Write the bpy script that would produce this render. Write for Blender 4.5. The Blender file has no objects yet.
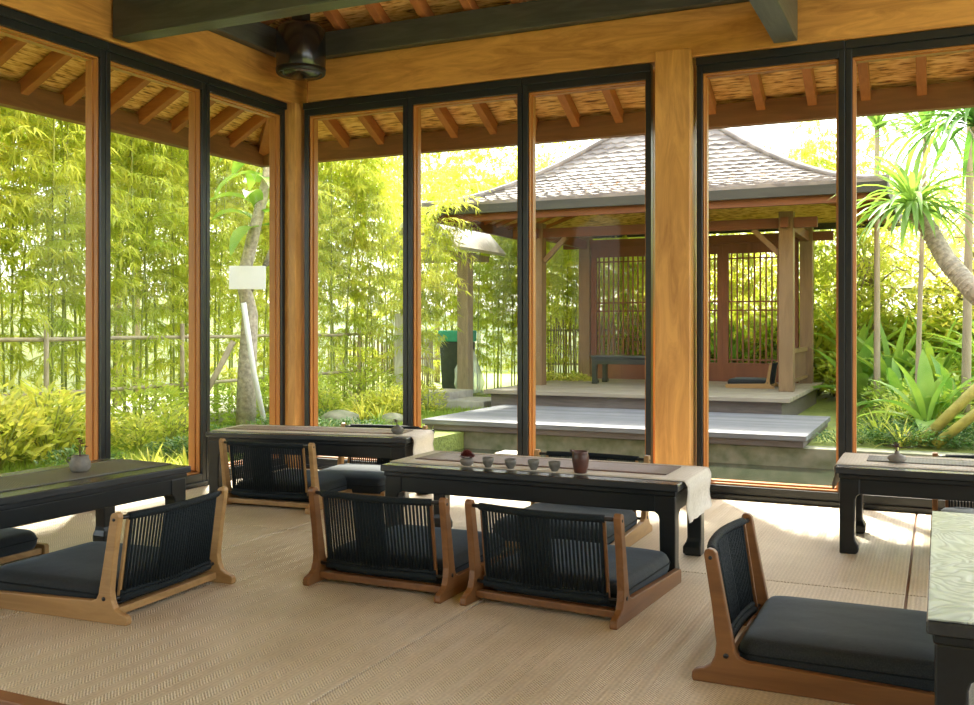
import bpy, math, random
from mathutils import Vector, Matrix
R = math.radians
rnd = random.Random(7)
sc = bpy.context.scene
COL = sc.collection

# ------------------------------------------------------------------ node helpers
def mat(name):
    m = bpy.data.materials.new(name); m.use_nodes = True
    nt = m.node_tree; nt.nodes.clear()
    return m, nt
def N(nt, t, **kw):
    n = nt.nodes.new(t)
    for k, v in kw.items():
        if k in n.inputs: n.inputs[k].default_value = v
        else: setattr(n, k, v)
    return n
def L(nt, a, b): nt.links.new(a, b)
def rgba(c): return (c[0], c[1], c[2], 1.0)
def ramp(nt, stops):
    r = nt.nodes.new('ShaderNodeValToRGB')
    e = r.color_ramp.elements
    while len(e) < len(stops): e.new(0.5)
    for i, (p, c) in enumerate(stops):
        e[i].position = p; e[i].color = rgba(c)
    return r
def coords(nt, scale=(1,1,1), rot=(0,0,0), kind='Object'):
    tc = N(nt, 'ShaderNodeTexCoord')
    mp = N(nt, 'ShaderNodeMapping'); mp.inputs['Scale'].default_value = scale; mp.inputs['Rotation'].default_value = rot
    L(nt, tc.outputs[kind], mp.inputs['Vector'])
    return mp.outputs['Vector']
def finish(nt, bsdf):
    o = N(nt, 'ShaderNodeOutputMaterial'); L(nt, bsdf, o.inputs['Surface'])
def bump(nt, h, strength=0.3, dist=0.01):
    b = N(nt, 'ShaderNodeBump', Strength=strength, Distance=dist); L(nt, h, b.inputs['Height'])
    return b.outputs['Normal']

def wood(name, c1, c2, axis='X', scale=6, rough=0.5, stretch=12, bmp=0.15, spec=0.4, coat=0.0):
    m, nt = mat(name)
    s = {'X': (1, stretch, stretch), 'Y': (stretch, 1, stretch), 'Z': (stretch, stretch, 1)}[axis]
    v = coords(nt, s)
    n = N(nt, 'ShaderNodeTexNoise', Scale=scale/4, Detail=7.0, Roughness=0.65, Distortion=1.4); L(nt, v, n.inputs['Vector'])
    v2 = coords(nt, tuple(0.6 if q == 1 else 2.2 for q in s))
    n2 = N(nt, 'ShaderNodeTexNoise', Scale=1.3, Detail=3.0); L(nt, v2, n2.inputs['Vector'])
    r = ramp(nt, [(0.36, c2), (0.64, c1)]); L(nt, n.outputs['Fac'], r.inputs['Fac'])
    r2 = ramp(nt, [(0.3, tuple(x*0.72 for x in c1)), (0.7, c1)]); L(nt, n2.outputs['Fac'], r2.inputs['Fac'])
    mx = N(nt, 'ShaderNodeMix', data_type='RGBA'); mx.inputs[0].default_value = 0.45
    L(nt, r.outputs['Color'], mx.inputs[6]); L(nt, r2.outputs['Color'], mx.inputs[7])
    p = N(nt, 'ShaderNodeBsdfPrincipled', Roughness=rough)
    p.inputs['Specular IOR Level'].default_value = spec
    p.inputs['Coat Weight'].default_value = coat; p.inputs['Coat Roughness'].default_value = 0.25
    L(nt, mx.outputs[2], p.inputs['Base Color'])
    L(nt, bump(nt, n.outputs['Fac'], bmp, 0.006), p.inputs['Normal'])
    finish(nt, p.outputs['BSDF']); return m

def plain(name, c, rough=0.6, nscale=20, var=0.2, bmp=0.1, spec=0.4, metallic=0.0, c2=None):
    m, nt = mat(name)
    v = coords(nt)
    n = N(nt, 'ShaderNodeTexNoise', Scale=nscale, Detail=4.0); L(nt, v, n.inputs['Vector'])
    lo = c2 if c2 else tuple(x*(1-var) for x in c)
    r = ramp(nt, [(0.3, lo), (0.7, c)]); L(nt, n.outputs['Fac'], r.inputs['Fac'])
    p = N(nt, 'ShaderNodeBsdfPrincipled', Roughness=rough, Metallic=metallic)
    p.inputs['Specular IOR Level'].default_value = spec
    L(nt, r.outputs['Color'], p.inputs['Base Color'])
    if bmp: L(nt, bump(nt, n.outputs['Fac'], bmp, 0.01), p.inputs['Normal'])
    finish(nt, p.outputs['BSDF']); return m

def leafmat(name, c, c2, trans=0.5, nscale=3.0):
    m, nt = mat(name)
    v = coords(nt, kind='Object')
    n = N(nt, 'ShaderNodeTexNoise', Scale=nscale, Detail=3.0); L(nt, v, n.inputs['Vector'])
    oi = N(nt, 'ShaderNodeObjectInfo')
    ad = N(nt, 'ShaderNodeMath', operation='MULTIPLY_ADD'); L(nt, oi.outputs['Random'], ad.inputs[0]); ad.inputs[1].default_value = 0.3; L(nt, n.outputs['Fac'], ad.inputs[2])
    r = ramp(nt, [(0.45, c2), (0.85, c)]); L(nt, ad.outputs[0], r.inputs['Fac'])
    d = N(nt, 'ShaderNodeBsdfPrincipled', Roughness=0.45); d.inputs['Specular IOR Level'].default_value = 0.35
    t = N(nt, 'ShaderNodeBsdfTranslucent')
    br = N(nt, 'ShaderNodeMix', data_type='RGBA', blend_type='MULTIPLY'); br.inputs[0].default_value = 1.0
    br.inputs[7].default_value = (1.25, 1.2, 0.75, 1)
    L(nt, r.outputs['Color'], d.inputs['Base Color']); L(nt, r.outputs['Color'], br.inputs[6]); L(nt, br.outputs[2], t.inputs['Color'])
    mx = N(nt, 'ShaderNodeMixShader'); mx.inputs[0].default_value = trans
    L(nt, d.outputs[0], mx.inputs[1]); L(nt, t.outputs[0], mx.inputs[2])
    finish(nt, mx.outputs[0]); return m

M = {}
M['teak'] = wood('teak_honey', (0.68,0.34,0.09), (0.24,0.09,0.02), 'X', 7, 0.4, 7, 0.1)
M['teakY'] = wood('teak_honey_y', (0.68,0.34,0.09), (0.24,0.09,0.02), 'Y', 7, 0.4, 7, 0.1)
M['teakZ'] = wood('teak_honey_z', (0.70,0.37,0.11), (0.30,0.125,0.032), 'Z', 6, 0.42, 6, 0.1)
M['bead'] = wood('orange_bead', (0.50,0.20,0.045), (0.32,0.11,0.025), 'Z', 6, 0.4, 12, 0.05)
M['rafter'] = wood('rafter_redwood', (0.46,0.17,0.05), (0.28,0.09,0.028), 'Y', 6, 0.6, 9)
M['rafterX'] = wood('rafter_redwood_x', (0.46,0.17,0.05), (0.28,0.09,0.028), 'X', 6, 0.6, 9)
M['fascia'] = wood('fascia_brown', (0.27,0.12,0.05), (0.14,0.06,0.026), 'X', 6, 0.6, 9)
M['fasciaY'] = wood('fascia_brown_y', (0.27,0.12,0.05), (0.14,0.06,0.026), 'Y', 6, 0.6, 9)
M['blackwood'] = wood('beam_black_green', (0.075,0.08,0.066), (0.03,0.033,0.027), 'X', 8, 0.38, 8, 0.3)
M['blackwoodY'] = wood('beam_black_green_y', (0.10,0.105,0.09), (0.04,0.044,0.038), 'Y', 8, 0.38, 8, 0.3)
M['frame'] = plain('window_frame_black', (0.009,0.012,0.014), 0.35, 30, 0.3, 0.03, 0.5)
M['tableblk'] = wood('table_lacquer_black', (0.008,0.011,0.012), (0.003,0.004,0.005), 'X', 8, 0.32, 12, 0.12, 0.5)
M['tabletop'] = wood('table_top_black', (0.030,0.034,0.036), (0.014,0.017,0.018), 'X', 8, 0.26, 14, 0.25, 0.6)
M['chairwood'] = wood('chair_oak', (0.42,0.255,0.10), (0.22,0.115,0.04), 'Y', 6, 0.42, 9, 0.08)
M['chairwoodR'] = wood('chair_redteak', (0.22,0.10,0.035), (0.11,0.045,0.015), 'Y', 6, 0.38, 9, 0.08)
M['cord'] = plain('cord_navy_black', (0.007,0.013,0.016), 0.75, 140, 0.4, 0.5, 0.25)
M['trunk'] = wood('bark_grey', (0.42,0.34,0.24), (0.22,0.17,0.11), 'Z', 10, 0.8, 6, 0.6)
M['ringtrunk'] = plain('pandanus_bark', (0.55,0.48,0.38), 0.8, 26, 0.5, 0.8)
M['culm'] = plain('bamboo_culm', (0.36,0.42,0.10), 0.45, 5, 0.4, 0.05)
M['drybamboo'] = plain('bamboo_dry', (0.50,0.42,0.27), 0.6, 8, 0.4, 0.2)
M['bambooleaf'] = leafmat('bamboo_leaf', (0.72,0.72,0.17), (0.42,0.52,0.08), 0.55, 1.2)
M['treeleaf'] = leafmat('tree_leaf', (0.58,0.66,0.12), (0.28,0.42,0.06), 0.5, 1.2)
M['yellowleaf'] = leafmat('yellow_leaf', (0.80,0.76,0.22), (0.42,0.52,0.09), 0.5, 4)
M['darkleaf'] = leafmat('dark_leaf', (0.13,0.25,0.06), (0.05,0.13,0.035), 0.3, 4)
M['broadleaf'] = leafmat('broad_leaf', (0.40,0.56,0.11), (0.14,0.32,0.06), 0.45, 2)
M['pandanleaf'] = leafmat('pandanus_leaf', (0.26,0.42,0.09), (0.09,0.22,0.05), 0.4, 2)
M['grass'] = leafmat('grass_blade', (0.40,0.50,0.09), (0.20,0.34,0.05), 0.4, 1)
M['flowerleaf'] = leafmat('flower_plum', (0.16,0.05,0.06), (0.06,0.02,0.03), 0.2, 30)
M['stone'] = plain('mossy_stone', (0.30,0.29,0.21), 0.85, 7, 0.5, 0.6, c2=(0.13,0.15,0.075))
M['slab'] = plain('pale_stone', (0.52,0.49,0.42), 0.8, 9, 0.3, 0.3)
M['white'] = plain('white_paint', (0.80,0.80,0.78), 0.6, 6, 0.08, 0.05)
M['ceramic_grey'] = plain('ceramic_grey', (0.17,0.165,0.14), 0.5, 50, 0.4, 0.1)
M['ceramic_pale'] = plain('ceramic_pale', (0.22,0.205,0.175), 0.5, 50, 0.3, 0.1)
M['ceramic_brown'] = plain('ceramic_brown', (0.12,0.045,0.03), 0.35, 16, 0.5, 0.15, c2=(0.05,0.025,0.02))
M['speaker'] = plain('black_gloss', (0.008,0.008,0.009), 0.2, 30, 0.2, 0.02, 0.7)
M['metal'] = plain('dark_metal', (0.05,0.05,0.05), 0.4, 40, 0.3, 0.03, 0.5, 0.8)
M['greenplastic'] = plain('green_plastic', (0.05,0.42,0.30), 0.5, 10, 0.2, 0.05)
M['darkplastic'] = plain('dark_plastic', (0.05,0.07,0.06), 0.5, 10, 0.3, 0.05)
M['whitefab'] = plain('white_bag', (0.75,0.80,0.76), 0.4, 14, 0.2, 0.8)
M['soil'] = plain('soil', (0.12,0.08,0.05), 0.95, 30, 0.4, 0.4)

def cushion_mat(name='cushion_fabric', a=(0.019,0.025,0.028), b=(0.008,0.011,0.013)):
    m, nt = mat(name)
    v = coords(nt)
    n = N(nt, 'ShaderNodeTexNoise', Scale=260.0, Detail=2.0); L(nt, v, n.inputs['Vector'])
    n2 = N(nt, 'ShaderNodeTexNoise', Scale=5.0, Detail=3.0); L(nt, v, n2.inputs['Vector'])
    r = ramp(nt, [(0.35, b), (0.7, a)]); L(nt, n.outputs['Fac'], r.inputs['Fac'])
    p = N(nt, 'ShaderNodeBsdfPrincipled', Roughness=0.75); p.inputs['Sheen Weight'].default_value = 0.2
    p.inputs['Sheen Tint'].default_value = (0.6,0.75,0.9,1); p.inputs['Specular IOR Level'].default_value = 0.3
    ad = N(nt, 'ShaderNodeMath', operation='MULTIPLY_ADD'); L(nt, n.outputs['Fac'], ad.inputs[0]); ad.inputs[1].default_value = 0.12; L(nt, n2.outputs['Fac'], ad.inputs[2])
    L(nt, r.outputs['Color'], p.inputs['Base Color']); L(nt, bump(nt, ad.outputs[0], 0.5, 0.012), p.inputs['Normal'])
    finish(nt, p.outputs['BSDF']); return m
M['cushion'] = cushion_mat()

def weave_mat(name, c1, c2, freq=75.0, band=0.10, rough=0.5, st=0.7):
    """herringbone palm mat: diagonal strands that turn at every band"""
    m, nt = mat(name)
    tc = N(nt, 'ShaderNodeTexCoord'); sp = N(nt, 'ShaderNodeSeparateXYZ'); L(nt, tc.outputs['Object'], sp.inputs[0])
    pp = N(nt, 'ShaderNodeMath', operation='PINGPONG'); L(nt, sp.outputs['X'], pp.inputs[0]); pp.inputs[1].default_value = band
    a = N(nt, 'ShaderNodeMath', operation='ADD'); L(nt, pp.outputs[0], a.inputs[0]); L(nt, sp.outputs['Y'], a.inputs[1])
    f = N(nt, 'ShaderNodeMath', operation='MULTIPLY'); L(nt, a.outputs[0], f.inputs[0]); f.inputs[1].default_value = freq*2*math.pi/2
    s = N(nt, 'ShaderNodeMath', operation='SINE'); L(nt, f.outputs[0], s.inputs[0])
    f2 = N(nt, 'ShaderNodeMath', operation='MULTIPLY'); L(nt, sp.outputs['X'], f2.inputs[0]); f2.inputs[1].default_value = 2*math.pi/0.017
    s2 = N(nt, 'ShaderNodeMath', operation='SINE'); L(nt, f2.outputs[0], s2.inputs[0])
    h = N(nt, 'ShaderNodeMath', operation='MULTIPLY_ADD'); L(nt, s2.outputs[0], h.inputs[0]); h.inputs[1].default_value = 0.35; L(nt, s.outputs[0], h.inputs[2])
    n = N(nt, 'ShaderNodeTexNoise', Scale=2.2, Detail=5.0); L(nt, tc.outputs['Object'], n.inputs['Vector'])
    n3 = N(nt, 'ShaderNodeTexNoise', Scale=90.0, Detail=2.0); L(nt, tc.outputs['Object'], n3.inputs['Vector'])
    mr = N(nt, 'ShaderNodeMapRange'); L(nt, h.outputs[0], mr.inputs[0]); mr.inputs[1].default_value = -1.35; mr.inputs[2].default_value = 1.35
    r = ramp(nt, [(0.1, c2), (0.65, c1)]); L(nt, mr.outputs[0], r.inputs['Fac'])
    r2 = ramp(nt, [(0.3, (0.78,0.76,0.72)), (0.7, (1,1,1))]); L(nt, n.outputs['Fac'], r2.inputs['Fac'])
    r3 = ramp(nt, [(0.3, (0.82,0.80,0.78)), (0.7, (1,1,1))]); L(nt, n3.outputs['Fac'], r3.inputs['Fac'])
    mx = N(nt, 'ShaderNodeMix', data_type='RGBA', blend_type='MULTIPLY'); mx.inputs[0].default_value = 1
    L(nt, r.outputs['Color'], mx.inputs[6]); L(nt, r2.outputs['Color'], mx.inputs[7])
    my = N(nt, 'ShaderNodeMix', data_type='RGBA', blend_type='MULTIPLY'); my.inputs[0].default_value = 1
    L(nt, mx.outputs[2], my.inputs[6]); L(nt, r3.outputs['Color'], my.inputs[7])
    p = N(nt, 'ShaderNodeBsdfPrincipled', Roughness=rough); p.inputs['Specular IOR Level'].default_value = 0.5
    L(nt, my.outputs[2], p.inputs['Base Color'])
    L(nt, bump(nt, h.outputs[0], st, 0.002), p.inputs['Normal'])
    finish(nt, p.outputs['BSDF']); return m
M['mat'] = weave_mat('palm_mat', (0.84,0.73,0.55), (0.52,0.44,0.31), 150, .045, .42, .7)
M['runner'] = weave_mat('runner_linen', (0.78,0.74,0.65), (0.60,0.56,0.47), 300, 5.0, 0.6, 0.3)
M['runnerbrown'] = weave_mat('runner_brown', (0.30,0.21,0.185), (0.15,0.10,0.085), 150, 5.0, 0.5, 0.4)
M['runnergrey'] = weave_mat('runner_grey', (0.22,0.22,0.19), (0.09,0.09,0.08), 120, 5.0, 0.5, 0.5)

def wicker_mat(name, axis):
    """split bamboo lath sewn together: thin strips running along `axis`"""
    m, nt = mat(name)
    s = (3.5, 110, 110) if axis == 'X' else (110, 3.5, 110)
    v = coords(nt, s)
    n = N(nt, 'ShaderNodeTexNoise', Scale=1.0, Detail=4.0, Roughness=0.7); L(nt, v, n.inputs['Vector'])
    v2 = coords(nt, (9, 50, 50) if axis == 'X' else (50, 9, 50))
    n2 = N(nt, 'ShaderNodeTexNoise', Scale=1.0, Detail=2.0); L(nt, v2, n2.inputs['Vector'])
    ad = N(nt, 'ShaderNodeMath', operation='MULTIPLY_ADD'); L(nt, n2.outputs['Fac'], ad.inputs[0]); ad.inputs[1].default_value = 0.6
    sb = N(nt, 'ShaderNodeMath', operation='MULTIPLY'); L(nt, n.outputs['Fac'], sb.inputs[0]); sb.inputs[1].default_value = 0.5
    L(nt, sb.outputs[0], ad.inputs[2])
    r = ramp(nt, [(0.42, (0.16,0.06,0.012)), (0.50, (0.70,0.36,0.10)), (0.62, (0.96,0.64,0.28))]); L(nt, ad.outputs[0], r.inputs['Fac'])
    p = N(nt, 'ShaderNodeBsdfPrincipled', Roughness=0.55)
    L(nt, r.outputs['Color'], p.inputs['Base Color']); L(nt, bump(nt, ad.outputs[0], 0.8, 0.01), p.inputs['Normal'])
    finish(nt, p.outputs['BSDF']); return m
M['wickerX'] = wicker_mat('woven_bamboo_x', 'X'); M['wickerY'] = wicker_mat('woven_bamboo_y', 'Y')

def deck_mat(name, c1, c2, pitch=0.14, axis='Y'):
    m, nt = mat(name)
    tc = N(nt, 'ShaderNodeTexCoord'); sp = N(nt, 'ShaderNodeSeparateXYZ'); L(nt, tc.outputs['Object'], sp.inputs[0])
    k = N(nt, 'ShaderNodeMath', operation='DIVIDE'); L(nt, sp.outputs[axis], k.inputs[0]); k.inputs[1].default_value = pitch
    fr = N(nt, 'ShaderNodeMath', operation='FRACT'); L(nt, k.outputs[0], fr.inputs[0])
    fl = N(nt, 'ShaderNodeMath', operation='FLOOR'); L(nt, k.outputs[0], fl.inputs[0])
    wn = N(nt, 'ShaderNodeTexWhiteNoise', noise_dimensions='1D'); L(nt, fl.outputs[0], wn.inputs['W'])
    gap = ramp(nt, [(0.0, (0.1,0.1,0.1)), (0.06, (1,1,1)), (0.94, (1,1,1)), (1.0, (0.1,0.1,0.1))]); L(nt, fr.outputs[0], gap.inputs['Fac'])
    v = coords(nt, (1.2, 18, 18) if axis == 'Y' else (18, 1.2, 18)); n = N(nt, 'ShaderNodeTexNoise', Scale=1.5, Detail=5.0); L(nt, v, n.inputs['Vector'])
    a = N(nt, 'ShaderNodeMath', operation='MULTIPLY_ADD'); L(nt, wn.outputs['Value'], a.inputs[0]); a.inputs[1].default_value = 0.4
    L(nt, n.outputs['Fac'], a.inputs[2])
    r = ramp(nt, [(0.35, c2), (0.95, c1)]); L(nt, a.outputs[0], r.inputs['Fac'])
    mx = N(nt, 'ShaderNodeMix', data_type='RGBA', blend_type='MULTIPLY'); mx.inputs[0].default_value = 1
    L(nt, r.outputs['Color'], mx.inputs[6]); L(nt, gap.outputs['Color'], mx.inputs[7])
    p = N(nt, 'ShaderNodeBsdfPrincipled', Roughness=0.6); L(nt, mx.outputs[2], p.inputs['Base Color'])
    L(nt, bump(nt, gap.outputs['Color'], 0.6, 0.01), p.inputs['Normal'])
    finish(nt, p.outputs['BSDF']); return m
M['deck'] = deck_mat('deck_grey', (0.25,0.25,0.265), (0.12,0.125,0.14))
M['deckside'] = wood('deck_fascia', (0.20,0.165,0.15), (0.09,0.075,0.07), 'X', 6, 0.7, 10, 0.4)
M['platform'] = deck_mat('platform_boards', (0.40,0.35,0.27), (0.24,0.20,0.15), 0.12, 'Y')

def tile_mat():
    m, nt = mat('roof_tile')
    v = coords(nt, (1,1,1)); vo = N(nt, 'ShaderNodeTexVoronoi', Scale=5.5); L(nt, v, vo.inputs['Vector'])
    n = N(nt, 'ShaderNodeTexNoise', Scale=3.0, Detail=5.0); L(nt, v, n.inputs['Vector'])
    r = ramp(nt, [(0.15, (0.07,0.062,0.055)), (0.5, (0.15,0.13,0.12)), (0.95, (0.27,0.24,0.22))])
    a = N(nt, 'ShaderNodeMath', operation='MULTIPLY_ADD'); sp = N(nt, 'ShaderNodeSeparateColor'); L(nt, vo.outputs['Color'], sp.inputs[0])
    L(nt, sp.outputs[0], a.inputs[0]); a.inputs[1].default_value = 0.35; L(nt, n.outputs['Fac'], a.inputs[2]); L(nt, a.outputs[0], r.inputs['Fac'])
    p = N(nt, 'ShaderNodeBsdfPrincipled', Roughness=0.7); L(nt, r.outputs['Color'], p.inputs['Base Color'])
    finish(nt, p.outputs['BSDF']); return m
M['tile'] = tile_mat()
M['shingle'] = wood('shingle_pale', (0.82,0.79,0.72), (0.50,0.47,0.41), 'Z', 9, 0.8, 7, 0.6)

def ground_mat():
    m, nt = mat('garden_ground')
    v = coords(nt); n = N(nt, 'ShaderNodeTexNoise', Scale=0.6, Detail=6.0); L(nt, v, n.inputs['Vector'])
    n2 = N(nt, 'ShaderNodeTexNoise', Scale=25.0, Detail=4.0); L(nt, v, n2.inputs['Vector'])
    r = ramp(nt, [(0.35, (0.10,0.12,0.035)), (0.5, (0.24,0.29,0.06)), (0.68, (0.38,0.42,0.10))])
    a = N(nt, 'ShaderNodeMath', operation='MULTIPLY_ADD'); L(nt, n2.outputs['Fac'], a.inputs[0]); a.inputs[1].default_value = 0.35
    s = N(nt, 'ShaderNodeMath', operation='MULTIPLY'); L(nt, n.outputs['Fac'], s.inputs[0]); s.inputs[1].default_value = 0.7
    L(nt, s.outputs[0], a.inputs[2]); L(nt, a.outputs[0], r.inputs['Fac'])
    p = N(nt, 'ShaderNodeBsdfPrincipled', Roughness=0.9); L(nt, r.outputs['Color'], p.inputs['Base Color'])
    L(nt, bump(nt, n2.outputs['Fac'], 0.8, 0.03), p.inputs['Normal'])
    finish(nt, p.outputs['BSDF']); return m
M['ground'] = ground_mat()
M['paving'] = plain('pale_gravel', (0.62,0.58,0.50), 0.9, 40, 0.25, 0.4)

def glass_mat():
    m, nt = mat('window_glass')
    t = N(nt, 'ShaderNodeBsdfTransparent', Color=(0.97,0.985,0.975,1))
    g = N(nt, 'ShaderNodeBsdfGlossy', Roughness=0.01)
    ge = N(nt, 'ShaderNodeNewGeometry'); dt = N(nt, 'ShaderNodeVectorMath', operation='DOT_PRODUCT'); L(nt, ge.outputs['Normal'], dt.inputs[0]); L(nt, ge.outputs['Incoming'], dt.inputs[1])
    ab = N(nt, 'ShaderNodeMath', operation='ABSOLUTE'); L(nt, dt.outputs['Value'], ab.inputs[0])
    om = N(nt, 'ShaderNodeMath', operation='SUBTRACT'); om.inputs[0].default_value = 1.0; L(nt, ab.outputs[0], om.inputs[1])
    pw = N(nt, 'ShaderNodeMath', operation='POWER'); L(nt, om.outputs[0], pw.inputs[0]); pw.inputs[1].default_value = 5.0
    f = N(nt, 'ShaderNodeMath', operation='MULTIPLY_ADD'); L(nt, pw.outputs[0], f.inputs[0]); f.inputs[1].default_value = 0.6; f.inputs[2].default_value = 0.005
    mx = N(nt, 'ShaderNodeMixShader'); L(nt, f.outputs[0], mx.inputs[0]); L(nt, t.outputs[0], mx.inputs[1]); L(nt, g.outputs[0], mx.inputs[2])
    finish(nt, mx.outputs[0]); return m
M['glass'] = glass_mat()
def water_mat():
    m, nt = mat('pond_water')
    v = coords(nt, (1,3,1)); n = N(nt, 'ShaderNodeTexNoise', Scale=2.5, Detail=3.0); L(nt, v, n.inputs['Vector'])
    p = N(nt, 'ShaderNodeBsdfPrincipled', Roughness=0.06); p.inputs['Base Color'].default_value = (0.03,0.035,0.022,1)
    p.inputs['Specular IOR Level'].default_value = 0.5
    L(nt, bump(nt, n.outputs['Fac'], 0.12, 0.02), p.inputs['Normal'])
    finish(nt, p.outputs['BSDF']); return m
M['water'] = water_mat()
def bag_mat():
    m, nt = mat('plastic_film')
    t = N(nt, 'ShaderNodeBsdfTransparent', Color=(0.95,1,0.98,1)); d = N(nt, 'ShaderNodeBsdfPrincipled', Roughness=0.25)
    d.inputs['Base Color'].default_value = (0.8,0.86,0.84,1)
    mx = N(nt, 'ShaderNodeMixShader'); mx.inputs[0].default_value = 0.55; L(nt, t.outputs[0], mx.inputs[1]); L(nt, d.outputs[0], mx.inputs[2])
    finish(nt, mx.outputs[0]); return m
M['film'] = bag_mat()
def carved_mat():
    m, nt = mat('carved_table_top')
    v = coords(nt, (1.0, 1.3, 1)); n0 = N(nt, 'ShaderNodeTexNoise', Scale=4.0, Detail=2.0, Distortion=0.7); L(nt, v, n0.inputs['Vector'])
    mu = N(nt, 'ShaderNodeMath', operation='MULTIPLY'); L(nt, n0.outputs['Fac'], mu.inputs[0]); mu.inputs[1].default_value = 80.0
    s = N(nt, 'ShaderNodeMath', operation='SINE'); L(nt, mu.outputs[0], s.inputs[0])
    r = ramp(nt, [(0.0, (0.13,0.155,0.145)), (0.35, (0.27,0.31,0.29)), (1.0, (0.32,0.365,0.345))])
    mr = N(nt, 'ShaderNodeMapRange'); L(nt, s.outputs[0], mr.inputs[0]); mr.inputs[1].default_value = -1.0; L(nt, mr.outputs[0], r.inputs['Fac'])
    p = N(nt, 'ShaderNodeBsdfPrincipled', Roughness=0.34); L(nt, r.outputs['Color'], p.inputs['Base Color'])
    p.inputs['Specular IOR Level'].default_value = 0.8; p.inputs['Coat Weight'].default_value = 0.5; p.inputs['Coat Roughness'].default_value = 0.3
    L(nt, bump(nt, s.outputs[0], 0.30, 0.005), p.inputs['Normal'])
    finish(nt, p.outputs['BSDF']); return m
M['carved'] = carved_mat()

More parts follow.
